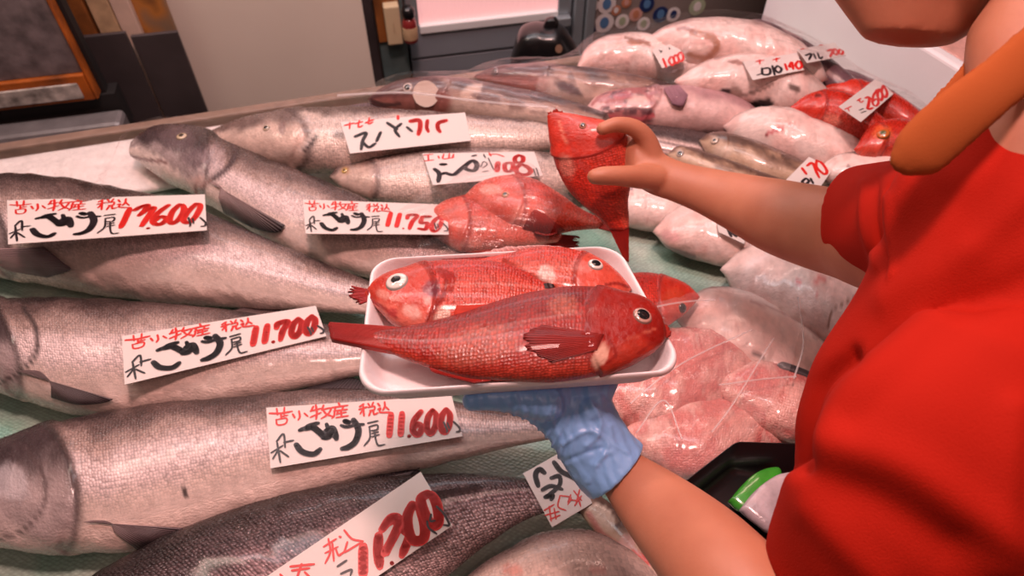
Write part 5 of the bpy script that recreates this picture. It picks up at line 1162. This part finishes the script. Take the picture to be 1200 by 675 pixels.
# folded small card by the glove, lettering facing away (x4.355 from 600,520)
def c6(p): return [(600 + x / 4.355, 520 + y / 4.355) for x, y in p]
M_ink2 = plain('grey_ink', (.10, .06, .06), .5)
sf = [('b', 5.5, c6([(165, 148), (140, 130), (120, 160), (135, 220)])), ('b', 4.5, c6([(200, 175), (240, 165), (245, 205), (215, 240), (180, 265)])), ('b', 4.5, c6([(155, 235), (200, 215), (255, 232)])), ('b', 5, c6([(170, 272), (205, 262), (200, 285)])), ('b', 5.5, c6([(215, 95), (250, 140), (300, 165), (350, 190)])),
      ('r', 1.6, c6([(165, 340), (215, 310)])), ('r', 1.6, c6([(190, 320), (200, 395)])), ('r', 1.6, c6([(170, 365), (240, 345)])), ('r', 1.6, c6([(215, 330), (225, 385)])), ('r', 1.6, c6([(195, 385), (245, 365)])), ('r', 1.6, c6([(245, 265), (235, 320), (275, 340)])), ('r', 1.6, c6([(250, 265), (300, 275), (285, 310)])), ('r', 1.6, c6([(300, 260), (285, 300)])), ('r', 1.6, c6([(290, 285), (330, 290)])), ('r', 1.6, c6([(315, 240), (355, 290)])), ('r', 1.6, c6([(345, 235), (325, 310)])), ('r', 1.6, c6([(320, 315), (355, 265)])), ('r', 1.6, c6([(335, 260), (350, 320)]))]
price_card('small square card with grey and red lettering seen reversed, tucked under the gloved wrist', [(613, 555), (668, 524), (694, 590), (647, 618)], sf, card=plain('small_card_white', (.74, .68, .66), .5))  # card tint slightly lighter than the other cards
# cards in the back rows
def back(label, corners, strokes, **k): return price_card(label, corners, strokes, **k)
def c7(p): return [(380 + x / 5, 80 + y / 5) for x, y in p]
back('white card with a purple word and 712 in red, in the back left', [(399, 143), (545, 132), (552, 165), (410, 180)],
    [('r', 1.8, c7([(118, 335), (175, 320)])), ('r', 1.8, c7([(150, 318), (148, 355)])), ('r', 1.8, c7([(180, 325), (225, 312)])), ('r', 1.8, c7([(205, 305), (200, 345), (225, 335)])), ('r', 1.8, c7([(240, 320), (290, 300)])), ('r', 1.8, c7([(265, 290), (258, 325), (285, 315)])),
     ('b', 3.6, c7([(180, 400), (245, 378), (225, 425), (215, 480)])), ('b', 3.4, c7([(222, 430), (260, 462), (300, 440)])), ('b', 3.4, c7([(330, 375), (305, 430)])), ('b', 3.6, c7([(370, 320), (430, 360)])), ('b', 3.4, c7([(450, 325), (415, 360), (440, 400)])), ('b', 3, c7([(485, 345), (515, 370)])),
     ('r', 5, c7([(505, 310), (555, 305), (562, 345), (550, 392)])), ('r', 4, c7([(605, 305), (600, 345), (610, 372)])), ('r', 4.5, c7([(715, 305), (670, 320), (665, 350), (680, 375)])), ('r', 3, c7([(432, 280), (432, 298)]))], group='price cards in the back rows')
def c8(p): return [(480 + x / 4.615, 160 + y / 4.615) for x, y in p]
back('white card with a black brushed word and 108 in red', [(495, 180), (626, 178), (636, 206), (507, 217)],
    [('r', 1.8, c8([(78, 100), (125, 95)])), ('r', 1.8, c8([(100, 98), (102, 128)])), ('r', 1.8, c8([(80, 132), (130, 126)])), ('r', 1.8, c8([(155, 105), (160, 118)])), ('r', 1.8, c8([(185, 95), (182, 120), (240, 112)])), ('r', 1.8, c8([(215, 92), (212, 118)])), ('r', 1.8, c8([(238, 95), (232, 116)])),
     ('b', 5, c8([(135, 175), (160, 200), (155, 245)])), ('b', 5, c8([(160, 205), (200, 195)])), ('b', 5, c8([(170, 150), (195, 150)])), ('b', 5.5, c8([(205, 200), (240, 205), (290, 165), (340, 130), (365, 155), (345, 185), (300, 170), (320, 140)])), ('b', 3, c8([(340, 105), (360, 100)])),
     ('b', 1.4, c8([(400, 95), (410, 115)])), ('b', 1.4, c8([(385, 165), (400, 135), (420, 150), (395, 170)])), ('b', 1.4, c8([(425, 115), (455, 180)])), ('b', 1.4, c8([(395, 190), (425, 185)])),
     ('r', 1.8, c8([(430, 88), (440, 105)])), ('r', 1.8, c8([(430, 98), (470, 95), (510, 108)])), ('r', 6, c8([(478, 140), (472, 190)])), ('r', 5, c8([(545, 140), (515, 150), (520, 185), (550, 185), (560, 155), (545, 140)])), ('r', 5, c8([(590, 100), (570, 115), (575, 140), (610, 135), (612, 110), (590, 100)])), ('r', 5.5, c8([(600, 150), (575, 175), (590, 200), (635, 205), (655, 185), (630, 160), (605, 150)])), ('b', 1.4, c8([(670, 175), (682, 212)])), ('b', 1.4, c8([(685, 170), (700, 220)]))], group='price cards in the back rows')
def c9(p): return [(660 + x / 4.615, 0 + y / 4.615) for x, y in p]
back('small white card reading 1000 in red between two pale monkfish', [(764, 58), (792, 50), (804, 70), (776, 80)],
    [('r', 2.6, c9([(540, 318), (558, 362)])), ('r', 2.4, c9([(580, 308), (572, 330), (588, 352), (602, 335), (590, 308), (580, 308)])), ('r', 2.4, c9([(604, 298), (598, 320), (612, 342), (626, 325), (614, 298), (604, 298)])), ('r', 2.4, c9([(628, 285), (620, 308), (636, 332), (650, 315), (640, 285), (628, 285)])), ('b', 1.2, c9([(520, 272), (532, 280)])), ('b', 1.2, c9([(535, 275), (526, 285)])), ('b', 1.2, c9([(572, 258), (578, 268)]))], group='price cards in the back rows')
def c10(p): return [(860 + x / 5, 0 + y / 5) for x, y in p]
back('white card with black kana and 140 in red, on a pale monkfish', [(870, 72), (934, 62), (942, 82), (882, 94)],
    [('r', 1.6, c10([(130, 360), (175, 352)])), ('r', 1.6, c10([(150, 350), (152, 375)])), ('r', 1.6, c10([(230, 350), (270, 340)])), ('r', 1.6, c10([(250, 340), (250, 360)])), ('b', 2.6, c10([(165, 400), (170, 435), (210, 432), (208, 400), (168, 402)])), ('b', 2.4, c10([(225, 385), (240, 440)])), ('b', 2.6, c10([(255, 385), (240, 405), (262, 425), (280, 405), (258, 385)])), ('b', 1.4, c10([(135, 440), (160, 432)])),
     ('r', 2.6, c10([(300, 375), (312, 410)])), ('r', 2.6, c10([(335, 365), (325, 390), (350, 388)])), ('r', 2.6, c10([(342, 365), (348, 405)])), ('r', 2.8, c10([(375, 358), (362, 380), (378, 402), (398, 388), (390, 362), (375, 358)]))], group='price cards in the back rows')
back('white card with black kana and 700 in red nearest the foam crate', [(934, 58), (978, 50), (992, 65), (946, 74)],
    [('r', 1.4, c10([(390, 290), (425, 282)])), ('b', 2.4, c10([(420, 325), (455, 312), (440, 350)])), ('b', 2.2, c10([(468, 312), (480, 345)])), ('b', 2.2, c10([(490, 308), (505, 345), (520, 330)])), ('r', 2.8, c10([(548, 298), (580, 290), (565, 332)])), ('r', 2.6, c10([(590, 285), (582, 305), (598, 322), (610, 305), (596, 285)])), ('r', 2.6, c10([(618, 290), (615, 310), (632, 318), (640, 300), (622, 288)])), ('r', 1.4, c10([(500, 265), (520, 262)]))], group='price cards in the back rows')
back('tilted white card reading 2600 in red on the red rockfish at the right back', [(983, 125), (1027, 92), (1047, 110), (1009, 143)],
    [('r', 3, c10([(770, 575), (795, 568), (790, 605), (785, 640), (815, 630)])), ('r', 2.4, c10([(838, 525), (818, 560), (812, 600), (828, 622), (848, 602), (836, 578), (818, 592)])), ('r', 2.8, c10([(850, 520), (842, 560), (860, 590), (872, 560), (855, 520)])), ('r', 2.8, c10([(875, 500), (866, 540), (885, 572), (898, 545), (880, 500)])), ('r', 1.6, c10([(722, 590), (745, 575)])), ('r', 1.6, c10([(735, 580), (742, 600), (760, 590)])), ('r', 1.4, c10([(650, 640), (690, 622)])), ('r', 1.4, c10([(665, 630), (675, 650)])), ('b', 1.2, c10([(735, 645), (760, 635)])), ('b', 1.2, c10([(745, 660), (775, 650)]))], group='price cards in the back rows')
def c11(p): return [(880 + x / 5, 100 + y / 5) for x, y in p]
back('white card reading 170 in red, half hidden by the forearm and the red sleeve', [(948, 184), (976, 198), (958, 224), (920, 212)],
    [('r', 3, c11([(300, 485), (325, 520)])), ('r', 3, c11([(330, 470), (360, 455), (385, 510), (400, 540)])), ('r', 3, c11([(385, 440), (385, 480), (430, 520), (445, 500), (415, 455), (385, 440)])), ('b', 2.8, c11([(320, 545), (300, 565), (320, 578), (340, 560), (325, 545)])), ('b', 2.4, c11([(350, 545), (365, 575)]))], group='price cards in the back rows')
back('white card corner with one black stroke peeking out under the forearm', [(838, 250), (880, 262), (872, 286), (842, 272)],
    [('b', 3.2, [(852, 266), (857, 277)]), ('b', 3.2, [(855, 270), (863, 277)])], group='price cards in the back rows')

# ------------------------------------------------------------------ clear film
def filmmat(name, tint=(1, .97, .97), haze=.005, bumps=.6, sc=9):
    m, nt, b = newmat(name); nt.nodes.remove(b); L = nt.links.new
    tr = N_(nt, 'ShaderNodeBsdfTransparent'); tr.inputs[0].default_value = (*tint, 1)
    gl = N_(nt, 'ShaderNodeBsdfGlossy'); gl.inputs['Roughness'].default_value = .09; gl.inputs[0].default_value = (1, 1, 1, 1)
    df = N_(nt, 'ShaderNodeBsdfDiffuse'); df.inputs[0].default_value = (.9, .88, .88, 1)
    tc = N_(nt, 'ShaderNodeTexCoord'); mp = N_(nt, 'ShaderNodeMapping'); mp.inputs['Rotation'].default_value = (0, 0, .5); mp.inputs['Scale'].default_value = (.45, 1.6, 1); L(tc.outputs['Object'], mp.inputs[0])
    n = N_(nt, 'ShaderNodeTexNoise'); n.inputs['Scale'].default_value = sc; n.inputs['Detail'].default_value = 4; n.inputs['Distortion'].default_value = 1.5; L(mp.outputs[0], n.inputs['Vector'])
    v = N_(nt, 'ShaderNodeTexVoronoi', feature='DISTANCE_TO_EDGE'); v.inputs['Scale'].default_value = sc * 1.3; L(mp.outputs[0], v.inputs['Vector'])
    ad = N_(nt, 'ShaderNodeMath', operation='ADD'); L(n.outputs['Fac'], ad.inputs[0]); L(v.outputs['Distance'], ad.inputs[1])
    bp = N_(nt, 'ShaderNodeBump'); bp.inputs['Strength'].default_value = bumps; bp.inputs['Distance'].default_value = .02; L(ad.outputs[0], bp.inputs['Height'])
    L(bp.outputs[0], gl.inputs['Normal'])
    fr = N_(nt, 'ShaderNodeLayerWeight'); fr.inputs[0].default_value = .10; L(bp.outputs[0], fr.inputs['Normal'])
    mr = N_(nt, 'ShaderNodeMapRange'); mr.inputs['To Min'].default_value = .012; mr.inputs['To Max'].default_value = .17; L(fr.outputs['Fresnel'], mr.inputs['Value'])
    m1 = N_(nt, 'ShaderNodeMixShader'); m1.inputs[0].default_value = haze; L(tr.outputs[0], m1.inputs[1]); L(df.outputs[0], m1.inputs[2])
    m2 = N_(nt, 'ShaderNodeMixShader'); L(mr.outputs[0], m2.inputs[0]); L(m1.outputs[0], m2.inputs[1]); L(gl.outputs[0], m2.inputs[2])
    L(m2.outputs[0], nt.nodes['Material Output'].inputs['Surface']); return m
GX0, GX1, GY0, GY1, CELL = -1.6, 1.4, .2, 2.2, .01
nx, ny = int((GX1 - GX0) / CELL), int((GY1 - GY0) / CELL)
HM = np.full((nx, ny), .004)
for o, bvh, V in BODIES:
    if o.parent in (F1['root'], F2['root'], F3['root'], HF['root']): continue
    ii = ((V[:, 0] - GX0) / CELL).astype(int); jj = ((V[:, 1] - GY0) / CELL).astype(int); ok = (ii >= 0) & (ii < nx) & (jj >= 0) & (jj < ny)
    np.maximum.at(HM, (ii[ok], jj[ok]), V[ok, 2])
def mx(H, r):
    for _ in range(r):
        Q = np.pad(H, 1, mode='edge'); H = np.maximum.reduce([Q[1:-1, 1:-1], Q[:-2, 1:-1], Q[2:, 1:-1], Q[1:-1, :-2], Q[1:-1, 2:]])
    return H
def bl(H, r):
    for _ in range(r):
        Q = np.pad(H, 1, mode='edge'); H = (Q[1:-1, 1:-1] * 2 + Q[:-2, 1:-1] + Q[2:, 1:-1] + Q[1:-1, :-2] + Q[1:-1, 2:]) / 6
    return H
HD = bl(mx(HM, 3), 14); HD = np.maximum(HD, bl(mx(HM, 1), 2))
def hat(x, y):
    fx = np.clip((x - GX0) / CELL, 0, nx - 2); fy = np.clip((y - GY0) / CELL, 0, ny - 2); i = fx.astype(int); j = fy.astype(int); a = fx - i; b_ = fy - j
    return HD[i, j] * (1 - a) * (1 - b_) + HD[i + 1, j] * a * (1 - b_) + HD[i, j + 1] * (1 - a) * b_ + HD[i + 1, j + 1] * a * b_
def film(name, label, A, B, mat, n1, n2, lift=.008, wr=.006, seed=1, drop=None):
    """sheet between two pixel lines on the heap, draped over what lies there"""
    a = resample(A, n1); b_ = resample(B, n1); G = np.zeros((n1, n2, 3))
    for j in range(n2):
        t = j / (n2 - 1); q = a * (1 - t) + b_ * t; w = P(q[:, 0], q[:, 1], .10); G[:, j] = w
    z = hat(G[..., 0], G[..., 1]) + lift
    z += wr * (fbm(G[..., 0] * 16 + 3 * G[..., 1], G[..., 1] * 34, seed) - .3) + wr * .8 * np.abs(fbm(G[..., 0] * 9, G[..., 1] * 22 + 5 * G[..., 0], seed + 4) - .5)
    G[..., 2] = z
    if drop is not None: drop(G)
    V = G.reshape(-1, 3); return mesh(name, V, gridfaces(n1, n2), mat)
FM = filmmat('clear_film')
o = film('plastic_film', 'clear plastic film stretched over the fish in the back rows', [(-60, 200), (40, 183), (120, 162), (190, 144), (270, 134), (380, 140), (470, 126), (560, 134), (640, 142), (720, 146), (850, 130), (960, 120), (1090, 170)],
         [(-60, 170), (40, 165), (150, 140), (270, 116), (380, 100), (450, 88), (560, 80), (640, 78), (715, 32), (830, 8), (900, 8), (1000, 50)], FM, 240, 50)
tag(o, 'clear plastic film stretched over the fish in the back rows', 'plastic film', 'clear film over the fish')
# rolled shiny edge of that film
el = resample([(400, 130), (470, 127), (540, 134), (600, 140), (640, 143)], 40); ew = P(el[:, 0], el[:, 1], .10); ew[:, 2] = hat(ew[:, 0], ew[:, 1]) + .012
e_ = mesh('rolled_edge', *tube(ew, np.full(40, .0022), 60, 8), filmmat('film_fold', (1, .98, .98), .30, .2, 20), o)
o = film('plastic_film', 'clear plastic film over the three red rockfish left of the raised hand', [(468, 250), (500, 300), (560, 306), (630, 300)], [(520, 205), (570, 198), (640, 200), (690, 230)], filmmat('taut_clear_film', (1, .97, .97), .03, .6, 14), 70, 50, .008, .006, 6)
tag(o, 'clear plastic film over the three red rockfish left of the raised hand', 'plastic film', 'clear film over the fish')
bag = film('plastic_bag', 'crumpled clear plastic bag', [(765, 372), (840, 345), (900, 350), (942, 372)], [(745, 520), (800, 555), (870, 520), (915, 460)], filmmat('crumpled_clear_bag', (1, .97, .96), .08, .9, 16), 90, 70, .014, .026, 9)
for k_, ln in enumerate([[(740, 470), (800, 428), (880, 388)], [(842, 454), (885, 452), (928, 450)], [(926, 452), (941, 400), (932, 356)], [(768, 372), (810, 362), (836, 356)], [(748, 500), (778, 470), (800, 512)], [(835, 505), (862, 470), (905, 400)]]):
    el = resample(ln, 30); ew = P(el[:, 0], el[:, 1], .10); ew[:, 2] = hat(ew[:, 0], ew[:, 1]) + .018
    mesh('bag_crease', *tube(ew, np.full(30, .0012), 40, 8), bpy.data.materials['film_fold'], bag)
tag(bag, 'crumpled clear plastic bag lying over the pale and raw pink fish beside the tray', 'plastic bag')
